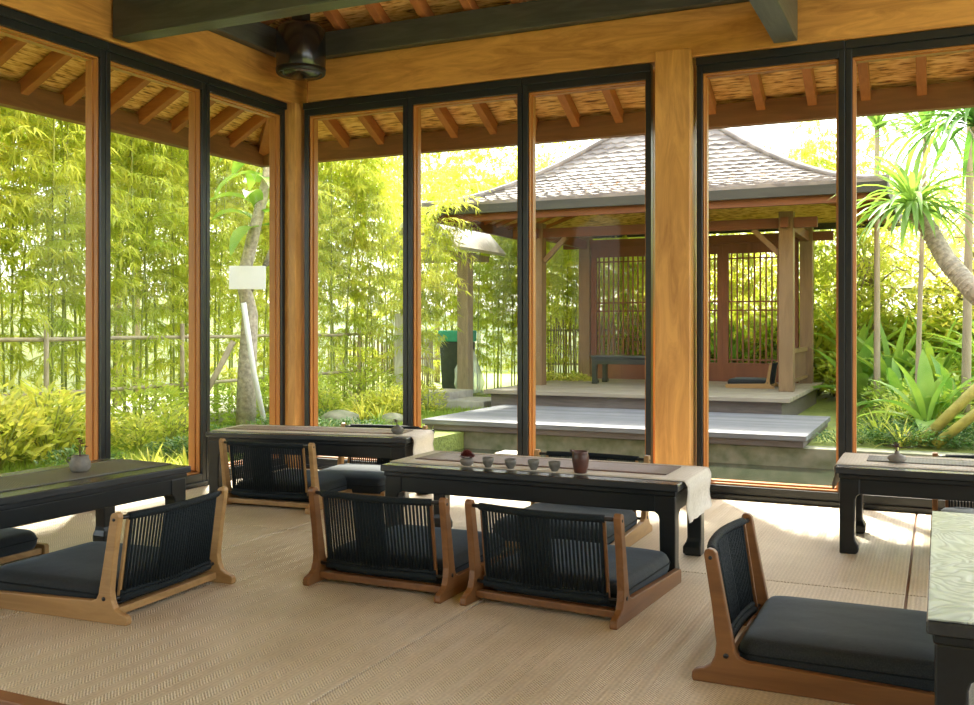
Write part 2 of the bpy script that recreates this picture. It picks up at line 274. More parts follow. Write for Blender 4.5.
# ------------------------------------------------------------------ mesh helpers
class MB:
    def __init__(s): s.v = []; s.f = []; s.sm = []
    def add(s, vs, fs, smooth=False):
        b = len(s.v); s.v += [tuple(q) for q in vs]
        for f in fs: s.f.append(tuple(b+i for i in f)); s.sm.append(smooth)
    def box(s, x0, x1, y0, y1, z0, z1, mtx=None):
        vs = [Vector((x, y, z)) for z in (z0, z1) for y in (y0, y1) for x in (x0, x1)]
        if mtx: vs = [mtx @ q for q in vs]
        s.add(vs, [(0,2,3,1), (4,5,7,6), (0,1,5,4), (2,6,7,3), (0,4,6,2), (1,3,7,5)])
    def bar(s, a, b, w, h, up=(0,0,1)):
        a, b = Vector(a), Vector(b); d = (b-a); ln = d.length; d.normalize()
        side = d.cross(Vector(up)).normalized(); u = side.cross(d)
        m = Matrix((side, d, u)).transposed().to_4x4(); m.translation = a
        s.box(-w/2, w/2, 0, ln, -h/2, h/2, m)
    def prism(s, poly, x0, x1, plane='YZ'):
        n = len(poly)
        def P(q, k):
            return (k, q[0], q[1]) if plane == 'YZ' else ((q[0], k, q[1]) if plane == 'XZ' else (q[0], q[1], k))
        vs = [P(q, x0) for q in poly] + [P(q, x1) for q in poly]
        fs = [tuple(range(n))[::-1], tuple(range(n, 2*n))] + [(i, (i+1) % n, n+(i+1) % n, n+i) for i in range(n)]
        s.add(vs, fs)
    def tube(s, pts, rads, seg=8, cap=True):
        pts = [Vector(p) for p in pts]
        if not isinstance(rads, (list, tuple)): rads = [rads]*len(pts)
        vs = []; up = Vector((0.13, 0.21, 0.97))
        for i, p in enumerate(pts):
            d = (pts[min(i+1, len(pts)-1)] - pts[max(i-1, 0)]).normalized()
            if abs(d.dot(up)) > 0.95: ref = Vector((1, 0.1, 0))
            else: ref = up
            a = d.cross(ref).normalized(); b = a.cross(d)
            for k in range(seg):
                t = 2*math.pi*k/seg
                vs.append(p + (a*math.cos(t) + b*math.sin(t))*rads[i])
        fs = []
        for i in range(len(pts)-1):
            for k in range(seg):
                fs.append((i*seg+k, i*seg+(k+1) % seg, (i+1)*seg+(k+1) % seg, (i+1)*seg+k))
        if cap:
            fs.append(tuple(range(seg))[::-1]); fs.append(tuple((len(pts)-1)*seg+k for k in range(seg)))
        s.add(vs, fs, True)
    def lathe(s, prof, seg=20, c=(0,0,0), wob=0.0):
        vs = []
        for r, z in prof:
            for k in range(seg):
                t = 2*math.pi*k/seg; rr = r*(1+wob*math.sin(3*t+z*40))
                vs.append((c[0]+rr*math.cos(t), c[1]+rr*math.sin(t), c[2]+z))
        fs = []
        for i in range(len(prof)-1):
            for k in range(seg): fs.append((i*seg+k, i*seg+(k+1) % seg, (i+1)*seg+(k+1) % seg, (i+1)*seg+k))
        fs.append(tuple(range(seg))[::-1]); fs.append(tuple((len(prof)-1)*seg+k for k in range(seg)))
        s.add(vs, fs, True)
    def leaf(s, p, d, ln, w, n=None, droop=0.0, segs=1):
        """a pointed leaf from p along d; folded about its midrib"""
        p = Vector(p); d = Vector(d).normalized()
        n = Vector(n) if n is not None else Vector((rnd.uniform(-.5,.5), rnd.uniform(-.5,.5), 1))
        a = d.cross(n)
        if a.length < 1e-3: a = Vector((1,0,0))
        a.normalize(); nn = a.cross(d)
        if segs == 1:
            m = p + d*ln*0.42 + nn*droop*ln*.1
            s.add([p, m+a*w/2, p+d*ln-nn*0-Vector((0,0,droop*ln)), m-a*w/2], [(0,1,2,3)])
        else:
            vs = []; cur = p.copy(); dd = d.copy()
            for i in range(segs+1):
                t = i/segs; ww = w*(0.35+0.65*math.sin(min(1, t*1.7)*math.pi/2))*(1-t**3)*0.5 + 0.001
                q = dd.cross(Vector((0,0,1)));
                q = q.normalized() if q.length > 0.05 else a
                up = q.cross(dd).normalized()
                vs += [cur+q*ww+up*ww*.35, cur, cur-q*ww+up*ww*.35]
                cur = cur + dd*(ln/segs); dd = (dd + Vector((0,0,-droop/segs*2))).normalized()
            fs = []
            for i in range(segs):
                b = i*3; fs += [(b, b+1, b+4, b+3), (b+1, b+2, b+5, b+4)]
            s.add(vs, fs, True)
    def mesh(s, name, m):
        me = bpy.data.meshes.new(name); me.from_pydata(s.v, [], s.f)
        me.polygons.foreach_set('use_smooth', s.sm); me.materials.append(m); me.update(); return me
    def build(s, name, m, parent=None, bevel=0, segs=2, loc=None, rotz=0):
        o = bpy.data.objects.new(name, s.mesh(name, m)); COL.objects.link(o)
        if parent: o.parent = parent
        if loc: o.location = loc
        if rotz: o.rotation_euler.z = rotz
        if bevel:
            b = o.modifiers.new('Bevel', 'BEVEL'); b.width = bevel; b.segments = segs; b.limit_method = 'ANGLE'; b.angle_limit = R(40)
            b.harden_normals = False
        return o
def tag(o, label=None, cat=None, group=None, kind=None):
    if label: o['label'] = label
    if cat: o['category'] = cat
    if group: o['group'] = group
    if kind: o['kind'] = kind
    return o
def thing(name, loc=(0,0,0), rotz=0, label=None, cat=None, group=None, kind=None):
    o = bpy.data.objects.new(name, None); COL.objects.link(o); o.empty_display_size = 0.1
    o.location = loc; o.rotation_euler = (0, 0, rotz); return tag(o, label, cat, group, kind)
def dup(o, loc=None, rotz=None, label=None, group=None, scale=None, parent=None):
    c = o.copy(); COL.objects.link(c)
    if parent: c.parent = parent
    for ch in list(o.children): dup(ch, parent=c)
    if loc is not None: c.location = loc
    if rotz is not None: c.rotation_euler = (0, 0, rotz)
    if scale is not None: c.scale = scale if hasattr(scale, '__len__') else (scale,)*3
    if label: c['label'] = label
    if group: c['group'] = group
    return c

# ------------------------------------------------------------------ camera
cam = bpy.data.cameras.new('camera'); co = bpy.data.objects.new('camera', cam); COL.objects.link(co)
co.location = (0, 0, 1.15); co.rotation_euler = (R(90), 0, R(24.84))
cam.sensor_width = 36; cam.lens = 978.6/974*36; cam.shift_y = -25.5/974; cam.clip_end = 200; cam.clip_start = 0.05
sc.camera = co

# ------------------------------------------------------------------ the room
XL, YB = -4.86, 6.64            # interior faces of the two glass walls
HEAD, SILL = 2.98, 0.0
XR = 3.35
b = MB(); b.box(-5.05, XR, 2.12, 6.85, -0.40, -0.012); tag(b.build('floor', M['fascia']), kind='structure')
b = MB(); b.box(-5.05, XR+.5, -3.0, 2.12, -0.46, -0.40); tag(b.build('floor_entry', plain('entry_stone', (0.33,0.30,0.26), 0.6, 5)), kind='structure')
plaster = plain('warm_plaster', (0.62,0.52,0.40), 0.85, 4, 0.08, 0.05)
b = MB(); b.box(-5.05, XR+.9, -3.2, -3.0, -0.46, 5.45); tag(b.build('wall_light_block', plaster), kind='structure')  # unseen wall added behind the camera to cut fill light and glass reflections
b = MB(); b.box(-5.0, XR, 2.10, 2.16, -0.05, 0.006); tag(b.build('trim_1', M['fascia'], bevel=.004), kind='structure')
xs = [-4.86, -3.37, -1.745, -0.13, 1.49, 3.3]; ys = [2.165, 4.57, 6.58]
colw = ['far left', 'left of middle', 'middle', 'right', 'far right']
matlab = [['tan herringbone palm mat under the left window table', 'tan palm mat in front, between the left two foreground chairs',
           'tan palm mat in front, under the cord-backed chairs at the centre table', 'tan palm mat under the carved-top table at the right', None],
          ['tan palm mat in the back left corner under the far table', 'tan palm mat near the back windows under the left of the teacup table',
           'bright tan palm mat by the wide wooden post, behind the teacup table', 'tan palm mat by the right windows under the black table', None]]
for j in range(2):
    for i in range(5):
        b = MB(); w, d = xs[i+1]-xs[i]-.012, ys[j+1]-ys[j]-.012
        b.box(0, w, 0, d, 0, .012)
        if matlab[j][i] is None: lab = 'tan palm mat at the %s far right edge of the room' % ('front' if j == 0 else 'back')
        else: lab = matlab[j][i]
        o = b.build('woven_mat', M['mat'], bevel=.003, loc=(xs[i]+.006, ys[j]+.006, -0.012)); tag(o, lab, 'mat', 'palm mats on the floor')

wn = [0]
def window(axis, a0, a1, handle=None):
    """one glazed door leaf in the wall; a0..a1 along the wall"""
    wn[0] += 1
    W = a1-a0
    if axis == 'X': root = thing('window_%d' % wn[0], (a0, YB, 0), 0, kind='structure')
    else: root = thing('window_%d' % wn[0], (XL, a0, 0), R(90), kind='structure')
    # local: x along the wall, y outwards
    f = MB(); st = .041; y0, y1 = 0.0, 0.055
    f.box(0.002, st, y0, y1, 0.0, HEAD-.002); f.box(W-st, W-.002, y0, y1, 0.0, HEAD-.002)
    f.box(st, W-st, y0, y1, 0.0, 0.085); f.box(st, W-st, y0, y1, 2.875, HEAD-.002)
    f.box(0.002, W-.002, -0.02, -0.0005, HEAD-.055, HEAD-.002)
    f.box(0.002, W-.002, -0.025, -0.0005, -0.0, 0.03)
    f.build('frame', M['frame'], root, bevel=.003)
    g = MB(); bd = .060
    g.box(.0, bd, .056, .115, .0, 2.93); g.box(W-bd, W, .056, .115, 0, 2.93)
    g.box(bd, W-bd, .056, .115, 0, .11); g.box(bd, W-bd, .056, .115, 2.855, 2.93)
    g.box(st, st+.010, .02, .056, .085, 2.875); g.box(W-st-.010, W-st, .02, .056, .085, 2.875)
    g.box(st, W-st, .02, .056, .085, .098); g.box(st, W-st, .02, .056, 2.862, 2.875)
    g.build('wooden_bead', M['bead'], root, bevel=.003)
    p = MB(); p.box(st+.002, W-st-.002, .058, .064, .1, 2.87); p.build('glass_pane', M['glass'], root)
    if handle is not None:
        h = MB(); h.box(handle-.012, handle+.012, -.012, 0, 1.18, 1.34); h.tube([(handle, -.01, 1.22), (handle, -.035, 1.22), (handle+.0, -.035, 1.30)], .007, 8)
        h.build('handle', M['metal'], root)
    return root
for k in range(4): window('X', -4.725+k*.969, -4.725+(k+1)*.969) if k < 3 else None
for k in range(4): window('X', -1.505+k*.955, -1.505+(k+1)*.955)
# left wall: local x runs +Y, local y must run -X: rotation of 90 deg gives that
for k in range(7): window('Y', 6.57-(k+1)*.948, 6.57-k*.948)

def block(name, dims, m, label=None, cat=None, bevel=.006, kind=None):
    x0, x1, y0, y1, z0, z1 = dims
    c = ((x0+x1)/2, (y0+y1)/2, z0)
    b = MB(); b.box(x0-c[0], x1-c[0], y0-c[1], y1-c[1], 0, z1-z0)
    o = b.build(name, m, bevel=bevel, loc=c); return tag(o, label, cat, kind=kind)
block('wooden_post', (-4.98, -4.765, 6.575, 6.79, -.012, 2.979), M['teakZ'], 'slim honey wood post in the corner where the glass walls meet', 'post')
block('wooden_post', (-1.767, -1.527, 6.545, 6.79, 0, 3.03), M['teakZ'], 'wide honey wood post between the back windows, full height', 'post')
block('lintel_beam', (-4.66, XR, 6.60, 6.82, 2.981, 3.305), M['teak'], 'honey wood beam running above the back windows', 'beam')
block('lintel_beam', (-5.04, -4.82, -2.99, 6.82, 2.981, 3.305), M['teakY'], 'honey wood beam running above the left windows', 'beam')
block('plate_beam', (-4.64, XR, 6.53, 6.80, 3.306, 3.50), M['blackwood'], 'dark beam lying on top of the back honey wood beam', 'beam')
block('plate_beam', (-5.02, -4.75, -2.99, 6.80, 3.306, 3.50), M['blackwoodY'], 'dark beam lying on top of the left honey wood beam', 'beam')
block('tie_beam', (-4.80, -0.99, 4.67, 4.81, 3.0, 3.27), M['blackwood'], 'near black beam crossing the top left of the room', 'beam')
block('tie_beam', (-0.985, -0.835, -2.99, 6.585, 3.0, 3.27), M['blackwoodY'], 'near black beam whose end meets the back beam right of the wide post', 'beam')
# speaker at the corner
sp = thing('ceiling_speaker', (-4.44, 6.20, 3.06), 0, 'round glossy black speaker hanging in the upper corner of the room', 'speaker')
b = MB(); b.lathe([(0.03,0.0), (0.13,0.008), (0.165,0.028), (0.185,0.07), (0.19,0.15), (0.185,0.36), (0.15,0.40)], 32); b.build('housing', M['speaker'], sp)
b = MB(); b.lathe([(0.165,0.0265), (0.178,0.020), (0.186,0.03), (0.190,0.062)], 32); b.build('rim', M['metal'], sp)
b = MB(); b.box(-.05,.05,-.05,.05,.39,.82); b.build('mounting_bracket', M['metal'], sp)

# ceiling / eaves : slope .5, eave lines at X=-6.12 and Y=7.9
EX, EY, EZ, SL = -6.16, 7.94, 2.93, 0.5
TOP = 5.4; run = (TOP-EZ)/SL; thick = .07
ceil = thing('ceiling', (0,0,0), kind='structure')
x1, y0r = XR+1.0, -3.6
b = MB(); b.add([(EX,EY,EZ), (x1,EY,EZ), (x1,EY-run,TOP), (EX+run,EY-run,TOP),
                 (EX,EY,EZ+thick), (x1,EY,EZ+thick), (x1,EY-run,TOP+thick), (EX+run,EY-run,TOP+thick)],
                [(0,1,2,3), (7,6,5,4), (0,4,5,1), (1,5,6,2), (2,6,7,3), (3,7,4,0)])
b.build('woven_panel', M['wickerX'], ceil)
b = MB(); b.add([(EX,EY,EZ), (EX+run,EY-run,TOP), (EX+run,y0r,TOP), (EX,y0r,EZ),
                 (EX,EY,EZ+thick), (EX+run,EY-run,TOP+thick), (EX+run,y0r,TOP+thick), (EX,y0r,EZ+thick)],
                [(0,1,2,3), (7,6,5,4), (0,4,5,1), (1,5,6,2), (2,6,7,3), (3,7,4,0)])
b.build('woven_panel', M['wickerY'], ceil)
b = MB(); b.box(EX+run, x1, y0r, EY-run, TOP, TOP+thick); b.build('woven_panel', M['wickerX'], ceil)
def zr(d): return EZ+SL*d
rh, rw = .10, .068
off = rh/2+.012
def rafter(a, bb, m):
    q = MB(); q.bar(a, bb, rw, rh); q.build('rafter', m, ceil, bevel=.004)
k = 0; x = -5.49
while x < XR+.6:
    top = min(run, x-EX)
    if top > .5: rafter((x, EY-.02, zr(0)-off), (x, EY-top+.05, zr(top)-off), M['rafter'])
    x += .3835
y = 7.38
while y > 0.2:
    top = min(run, EY-y)
    if top > .3: rafter((EX+.02, y, zr(0)-off), (EX+top-.05, y, zr(top)-off), M['rafterX'])
    y -= .385
q = MB(); q.bar((EX, EY, EZ-.07), (EX+run, EY-run, TOP-.07), .1, .12); q.build('hip_rafter', M['rafter'], ceil)
b = MB(); b.box(EX+.0, x1, EY-.09, EY-.0, 2.745, 2.925); b.build('fascia_board', M['fascia'], ceil, bevel=.004)
b = MB(); b.box(EX+.0, EX+.09, y0r, EY-.092, 2.745, 2.925); b.build('fascia_board', M['fasciaY'], ceil, bevel=.004)

# ------------------------------------------------------------------ furniture
def table_parts(root, Lx, Ly, Ht=.44, top='tabletop', body='tableblk', carved=False):
    b = MB(); b.box(-Lx/2, Lx/2, -Ly/2, Ly/2, Ht-.034, Ht); b.build('tabletop', M[top], root, bevel=.006)
    b = MB(); e = .014
    b.box(-Lx/2+e, Lx/2-e, -Ly/2+e, Ly/2-e, Ht-.058, Ht-.035)
    b.box(-Lx/2+e+.01, Lx/2-e-.01, -Ly/2+e+.01, -Ly/2+e+.035, Ht-.135, Ht-.058)
    b.box(-Lx/2+e+.01, Lx/2-e-.01, Ly/2-e-.035, Ly/2-e-.01, Ht-.135, Ht-.058)
    b.box(-Lx/2+e+.01, -Lx/2+e+.035, -Ly/2+e+.035, Ly/2-e-.035, Ht-.135, Ht-.058)
    b.box(Lx/2-e-.035, Lx/2-e-.01, -Ly/2+e+.035, Ly/2-e-.035, Ht-.135, Ht-.058)
    b.build('apron', M[body], root, bevel=.005)
    for sx in (-1, 1):
        for sy in (-1, 1):
            b = MB(); w = .075; cx = sx*(Lx/2-e-.004); cy = sy*(Ly/2-e-.004)
            # square leg with an inward hoof and a bracket at the top
            secs = [(0.0, w*1.05), (.015, w*1.2), (.045, w*1.2), (.07, w*1.02), (.09, w*.96), (Ht-.165, w), (Ht-.145, w*1.08), (Ht-.134, w*1.3), (Ht-.058, w*1.32)]
            vs = []
            for z, ww in secs:
                for (ax, ay) in ((0,0), (1,0), (1,1), (0,1)):
                    vs.append((cx-sx*ax*ww, cy-sy*ay*ww, z))
            fs = []
            for i in range(len(secs)-1):
                for q in range(4): fs.append((i*4+q, i*4+(q+1) % 4, (i+1)*4+(q+1) % 4, (i+1)*4+q))
            fs += [(3,2,1,0), tuple((len(secs)-1)*4+q for q in range(4))]
            if sx*sy < 0: fs = [tuple(reversed(f)) for f in fs]
            b.add(vs, fs); b.build('leg', M[body], root, bevel=.006)
def low_table(x, y, Lx, Ly, rz, label, name='low_table', **kw):
    t = thing(name, (x, y, 0), rz, label, 'table', 'black low tables'); table_parts(t, Lx, Ly, **kw); return t
CARVED = None
low_table(-1.845, 4.67, 1.555, .64, 0, 'black low table in the centre carrying the cups and brown pitcher')
T4 = low_table(.295, 5.575, 1.555, .65, 0, 'black low table by the right windows, runner over its left end')
T1c = (-3.83, 3.15)
low_table(T1c[0], T1c[1], 1.56, .62, R(90-3), 'black low table by the left windows with a grey runner and potted flower')
low_table(-3.84, 5.60, 1.44, .58, R(10), 'black low table farthest back left, in front of the corner')
tc5 = low_table(.30, 3.36, 1.53, .66, R(90), 'low table with swirling carved top at the right edge')
b = MB(); b.box(-.762, .762, -.327, .327, .4405, .445); b.build('carved_panel', M['carved'], tc5, bevel=.002)['label'] = 'pale green-grey panel carved with swirling wave lines'

def runner(x, y, Lx, w, rz, m, label, hang_r=0, hang_l=0, Ht=.44, name='table_runner', th=.004, group='table runners'):
    """cloth lying along local x; hang_* = drop over the end"""
    b = MB(); z = Ht+.001; path = []
    xr, xl = Lx/2, -Lx/2
    if hang_l:
        n = 7
        for i in range(n): path.append((xl-.012-.006*math.sin(i*1.1), z-hang_l*(1-i/n)))
        path += [(xl-.008, z-.006), (xl-.001, z)]
    else: path.append((xl, z))
    for i in range(1, 12): path.append((xl+(xr-xl)*i/12, z))
    if hang_r:
        path += [(xr+.001, z), (xr+.008, z-.006)]; n = 7
        for i in range(1, n+1): path.append((xr+.012+.006*math.sin(i*1.1), z-hang_r*i/n))
    else: path.append((xr, z))
    ny = 10; vs = []
    for lay in (0, 1):
        for i, (px, pz) in enumerate(path):
            nx = path[min(i+1, len(path)-1)][0]-path[max(i-1,0)][0]; nz = path[min(i+1, len(path)-1)][1]-path[max(i-1,0)][1]
            l = math.hypot(nx, nz) or 1; ox, oz = -nz/l*th*lay, nx/l*th*lay
            hang = max(0, z-.01-pz)
            for j in range(ny+1):
                v = -w/2 + w*j/ny
                rip = .010*math.sin(j*1.9+px*3)*min(1, hang*6)
                sg = 1 if px > 0 else -1
                vs.append((px+ox+sg*abs(rip), v*(1-hang*.15), pz+oz))
    n = len(path); S = n*(ny+1); fs = []
    for i in range(n-1):
        for j in range(ny):
            a = i*(ny+1)+j
            fs.append((a+1, a, a+ny+1, a+ny+2)); fs.append((S+a, S+a+1, S+a+ny+2, S+a+ny+1))
        for j in (0, ny):
            a = i*(ny+1)+j; fs.append((a, S+a, S+a+ny+1, a+ny+1))
    for i in (0, n-1):
        for j in range(ny):
            a = i*(ny+1)+j; fs.append((a, a+1, S+a+1, S+a))
    b.add(vs, fs, True)
    o = b.build(name, m, loc=(x, y, 0), rotz=rz); tag(o, label, 'runner', group); return o
runner(-1.845, 4.70, 1.555, .50, 0, M['runner'], 'pale linen runner hanging over the right end of the teacup table', hang_r=.19)
runner(-1.86, 4.725, 1.36, .30, 0, M['runnerbrown'], 'reddish brown woven strip behind the cups on the centre table', Ht=.445, name='woven_strip', group='woven strips')
runner(.295, 5.59, 1.555, .50, 0, M['runner'], 'pale linen runner hanging over the left end of the right table', hang_l=.13)
runner(.33, 5.61, 1.36, .22, 0, M['runnergrey'], 'grey woven strip under the round vase on the right table', Ht=.445, name='woven_strip', group='woven strips')
runner(T1c[0], T1c[1], 1.54, .36, R(87), M['runnergrey'], 'grey woven runner along the table by the left windows')
runner(-3.84, 5.60, 1.44, .42, R(10), M['runner'], 'pale linen runner hanging over the right end of the farthest table', hang_r=.15)
runner(-3.86, 5.60, 1.28, .24, R(10), M['runnerbrown'], 'brown woven strip lying on the farthest table', Ht=.445, name='woven_strip', group='woven strips')

def rounded_slab(w, d, z0, z1, r=.045, crown=.012, nx=22, ny=26):
    """cushion: superellipse rim, crowned top"""
    b = MB(); prof = []
    n = 8
    for i in range(n+1):
        a = -math.pi/2+math.pi*i/n
        prof.append((math.cos(a), (math.sin(a)+1)/2))
    seg = 56; vs = []
    def ring(inset, z):
        out = []
        for k in range(seg):
            t = 2*math.pi*k/seg; e = .16
            cx = math.copysign(abs(math.cos(t))**e, math.cos(t)); cy = math.copysign(abs(math.sin(t))**e, math.sin(t))
            out.append((cx*(w/2-inset), cy*(d/2-inset), z))
        return out
    rings = []
    for c, h in prof: rings.append(ring(r*(1-c)*.8, z0+(z1-z0)*h))
    for q, zz in ((.10, crown*.6), (.18, crown), (.25, crown*1.1)): rings.append(ring(min(w, d)*q, z1+zz*1.0))
    for rr in rings: vs += rr
    fs = []
    for i in range(len(rings)-1):
        for k in range(seg): fs.append((i*seg+k, i*seg+(k+1) % seg, (i+1)*seg+(k+1) % seg, (i+1)*seg+k))
    fs.append(tuple(range(seg))[::-1]); fs.append(tuple((len(rings)-1)*seg+k for k in range(seg)))
    b.add(vs, fs, True); return b

def make_chair(wm, W=.69, D=.80, name='floor_chair'):
    """legless chair facing +y, rear foot tips at y=0"""
    root = thing(name)
    prof = [(.004,0), (0,.012), (.002,.03), (.012,.038), (.04,.046), (.062,.062), (.075,.09), (.080,.13), (.066,.25), (.040,.415), (.044,.428), (.056,.433), (.072,.430), (.080,.420),
            (.112,.25), (.140,.11), (.150,.092), (.175,.082), (.70,.066), (D-.01,.064), (D,.056), (D,.006), (D-.006,0)]
    t = .030
    for s in (-1, 1):
        b = MB(); x = s*(W/2-t/2); b.prism(prof, x-t/2, x+t/2); o = b.build('side_frame', M[wm], root, bevel=.005)
        k = MB(); xx = s*(W/2); 
        vs = [(-.001, 0), (.0025, 0)]
        pts = [(xx-s*.001, .112, .095), (xx+s*.002, .112, .095)]
        k.tube(pts, .0085, 12); k.build('screw_cap', M['metal'], o)
        k = MB(); k.tube([(xx-s*.001, .062, .405), (xx+s*.002, .062, .405)], .0065, 12); k.build('screw_cap', M['metal'], o)
    b = MB(); xi = W/2-t
    b.box(-xi, xi, .085, .125, .018, .048); b.build('rear_bar', M[wm], root, bevel=.004)
    b = MB(); b.box(-xi, xi, D-.05, D-.02, .012, .045); b.build('front_bar', M[wm], root, bevel=.004)
    b = MB()
    for i in range(5):
        yy = .22+i*.12; b.box(-xi, xi, yy, yy+.05, .020, .030)
    b.build('seat_slats', M[wm], root)
    # backrest: curved rails with cords
    def bow(x): return .045*(1-(x/xi)**2)
    def ytop(x): return .064-bow(x)
    def ybot(x): return .105-.6*bow(x)
    nn = 16; xs_ = [-xi+2*xi*i/nn for i in range(nn+1)]
    b = MB(); b.tube([(x, ytop(x), .408) for x in xs_], .009, 8); b.tube([(x, ybot(x), .085) for x in xs_], .008, 8)
    br = b.build('backrest_rail', M['metal'], root)
    for s in (-1, 1):
        b = MB(); x = s*(xi-.045); b.bar((x, ytop(x)+.006, .40), (x, ybot(x)+.006, .09), .016, .014, (0,1,0)); b.build('backrest_upright', M[wm], root, bevel=.003)
    b = MB(); n = 33; cx0 = xi-.055
    for i in range(n):
        x = -cx0+2*cx0*i/(n-1); dense = 11 <= i <= 19 or i in (0, n-1)
        r = (.0052, .0080)[dense]
        b.tube([(x, ytop(x)-.002, .414), (x, (ytop(x)*.55+ybot(x)*.45)-.002, .26), (x, ybot(x)-.002, .078)], r, 6)
    b.tube([(x, ytop(x)-.001, .409) for x in xs_ if abs(x) < cx0+.02], .0155, 8)
    b.tube([(x, ybot(x)-.001, .083) for x in xs_ if abs(x) < cx0+.02], .016, 8)
    b.tube([(x, ybot(x)-.004, .105) for x in xs_ if abs(x) < cx0+.02], .010, 8)
    b.build('cord_backrest', M['cord'], root)
    c = rounded_slab(2*xi-.006, D-.15, .034, .145)
    o = c.build('seat_cushion', M['cushion'], root); o.location = (0, .135+(D-.15)/2, 0)
    w2 = MB(); sg = 56; pw, pd = (2*xi-.006)/2+.0005, (D-.15)/2+.001
    pts = []
    for k in range(sg+1):
        tt = 2*math.pi*k/sg; e = .16
        pts.append((math.copysign(abs(math.cos(tt))**e, math.cos(tt))*pw, math.copysign(abs(math.sin(tt))**e, math.sin(tt))*pd, .098))
    w2.tube(pts, .0035, 5, cap=False); w2.build('piping', M['cord'], o)
    tag(root, 'x', 'floor chair', 'cord-backed floor chairs'); return root
chA = make_chair('chairwood'); chB = make_chair('chairwoodR')
chairs = [
    (chA, (-2.850, 3.17), 93, 'oak floor chair in the left foreground, turned away with its cord back to us', 1),
    (chB, (-2.225, 3.60), 0, 'floor chair left of the pair pulled up to the centre table, cord back to us', 1),
    (chB, (-1.455, 3.59), -4, 'floor chair right of the pair pulled up to the centre table, cord back to us', 1),
    (chB, (-0.735, 3.515), -90, 'reddish floor chair in the right foreground seen from its side', 1),
    (chA, (-3.860, 4.965), 4, 'floor chair seen from behind at the farthest table', 1),
    (chA, (-1.815, 5.40), 180, 'floor chair behind the centre table, facing us under the tabletop', 1),
    (chA, (-3.735, 6.30), 186, 'floor chair against the corner windows behind the farthest table', 1),
    (chA, (-4.82, 3.22), -90, 'floor chair between the left windows and the left table, only its cushion showing', .94),
    (chB, (.305, 6.22), 180, 'floor chair behind the table by the right windows', 1)]
used = set()
for (pr, (x, y), a, lab, s) in chairs:
    if pr.name in used: dup(pr, (x, y, 0), R(a), lab, scale=s)
    else: used.add(pr.name); pr.location = (x, y, 0); pr.rotation_euler.z = R(a); pr['label'] = lab; pr.scale = (s,)*3

# small things on the tables
cup_prof = [(.013,0), (.016,.002), (.0165,.006), (.024,.018), (.0285,.034), (.0295,.052), (.0275,.052), (.026,.035), (.021,.02), (.012,.012), (.002,.011)]
cupm = MB(); cupm.lathe(cup_prof, 24)
Z3 = .4455
def w2w(px, py, z):
    f, H, th = 978.6, 1.15, R(24.84); t = f*(H-z)/(py-327); u = (px-487)/f
    return (t*(-math.sin(th)+u*math.cos(th)), t*(math.cos(th)+u*math.sin(th)))
c0 = None
cuplab = ['small grey teacup next to the red flower pot', 'small grey teacup, second from the flower pot', 'small grey teacup, second from the brown pitcher', 'small grey teacup beside the brown pitcher']
for i, (px, py) in enumerate([(488, 467.3), (510.5, 468.6), (533.5, 469.8), (554.5, 471.2)]):
    x, y = w2w(px, py, Z3)
    if c0 is None:
        c0 = cupm.build('teacup', M['ceramic_grey'], loc=(x, y, Z3)); tag(c0, cuplab[i], 'cup', 'teacups in a row'); o = c0
    else: o = dup(c0, (x, y, Z3), None, cuplab[i])
    o.scale = (.98+.03*(i % 2),)*2+(.92+.05*((i+1) % 2),)
x, y = w2w(580.5, 473, Z3)
pt = thing('pitcher', (x, y, Z3), 0, 'brown ceramic pitcher on the centre table, tallest piece in the row', 'pitcher')
b = MB(); b.lathe([(.026,0), (.030,.003), (.036,.03), (.041,.065), (.040,.085), (.037,.096), (.041,.106), (.038,.106), (.034,.096), (.036,.07), (.03,.02), (.003,.008)], 28, wob=.01); b.build('body', M['ceramic_brown'], pt)
b = MB(); b.add([(-.030,-.014,.085), (-.030,.014,.085), (-.058,0,.112), (-.036,-.016,.108), (-.036,.016,.108)], [(0,2,3), (1,4,2), (0,1,2)], True); b.build('spout', M['ceramic_brown'], pt)
def flowers(b, n, h, r, cx=0, cy=0, z=0):
    for i in range(n):
        a = rnd.uniform(0, 6.28); rr = r*rnd.uniform(.2, 1); hz = h*rnd.uniform(.55, 1)
        px_, py_ = cx+rr*math.cos(a), cy+rr*math.sin(a)
        b.tube([(cx, cy, z), (cx+(px_-cx)*.5, cy+(py_-cy)*.5, z+hz*.6), (px_, py_, z+hz)], .0012, 4)
        for k in range(9):
            t = 6.28*k/9; b.leaf((px_, py_, z+hz), (math.cos(t), math.sin(t), .45), .015, .010)
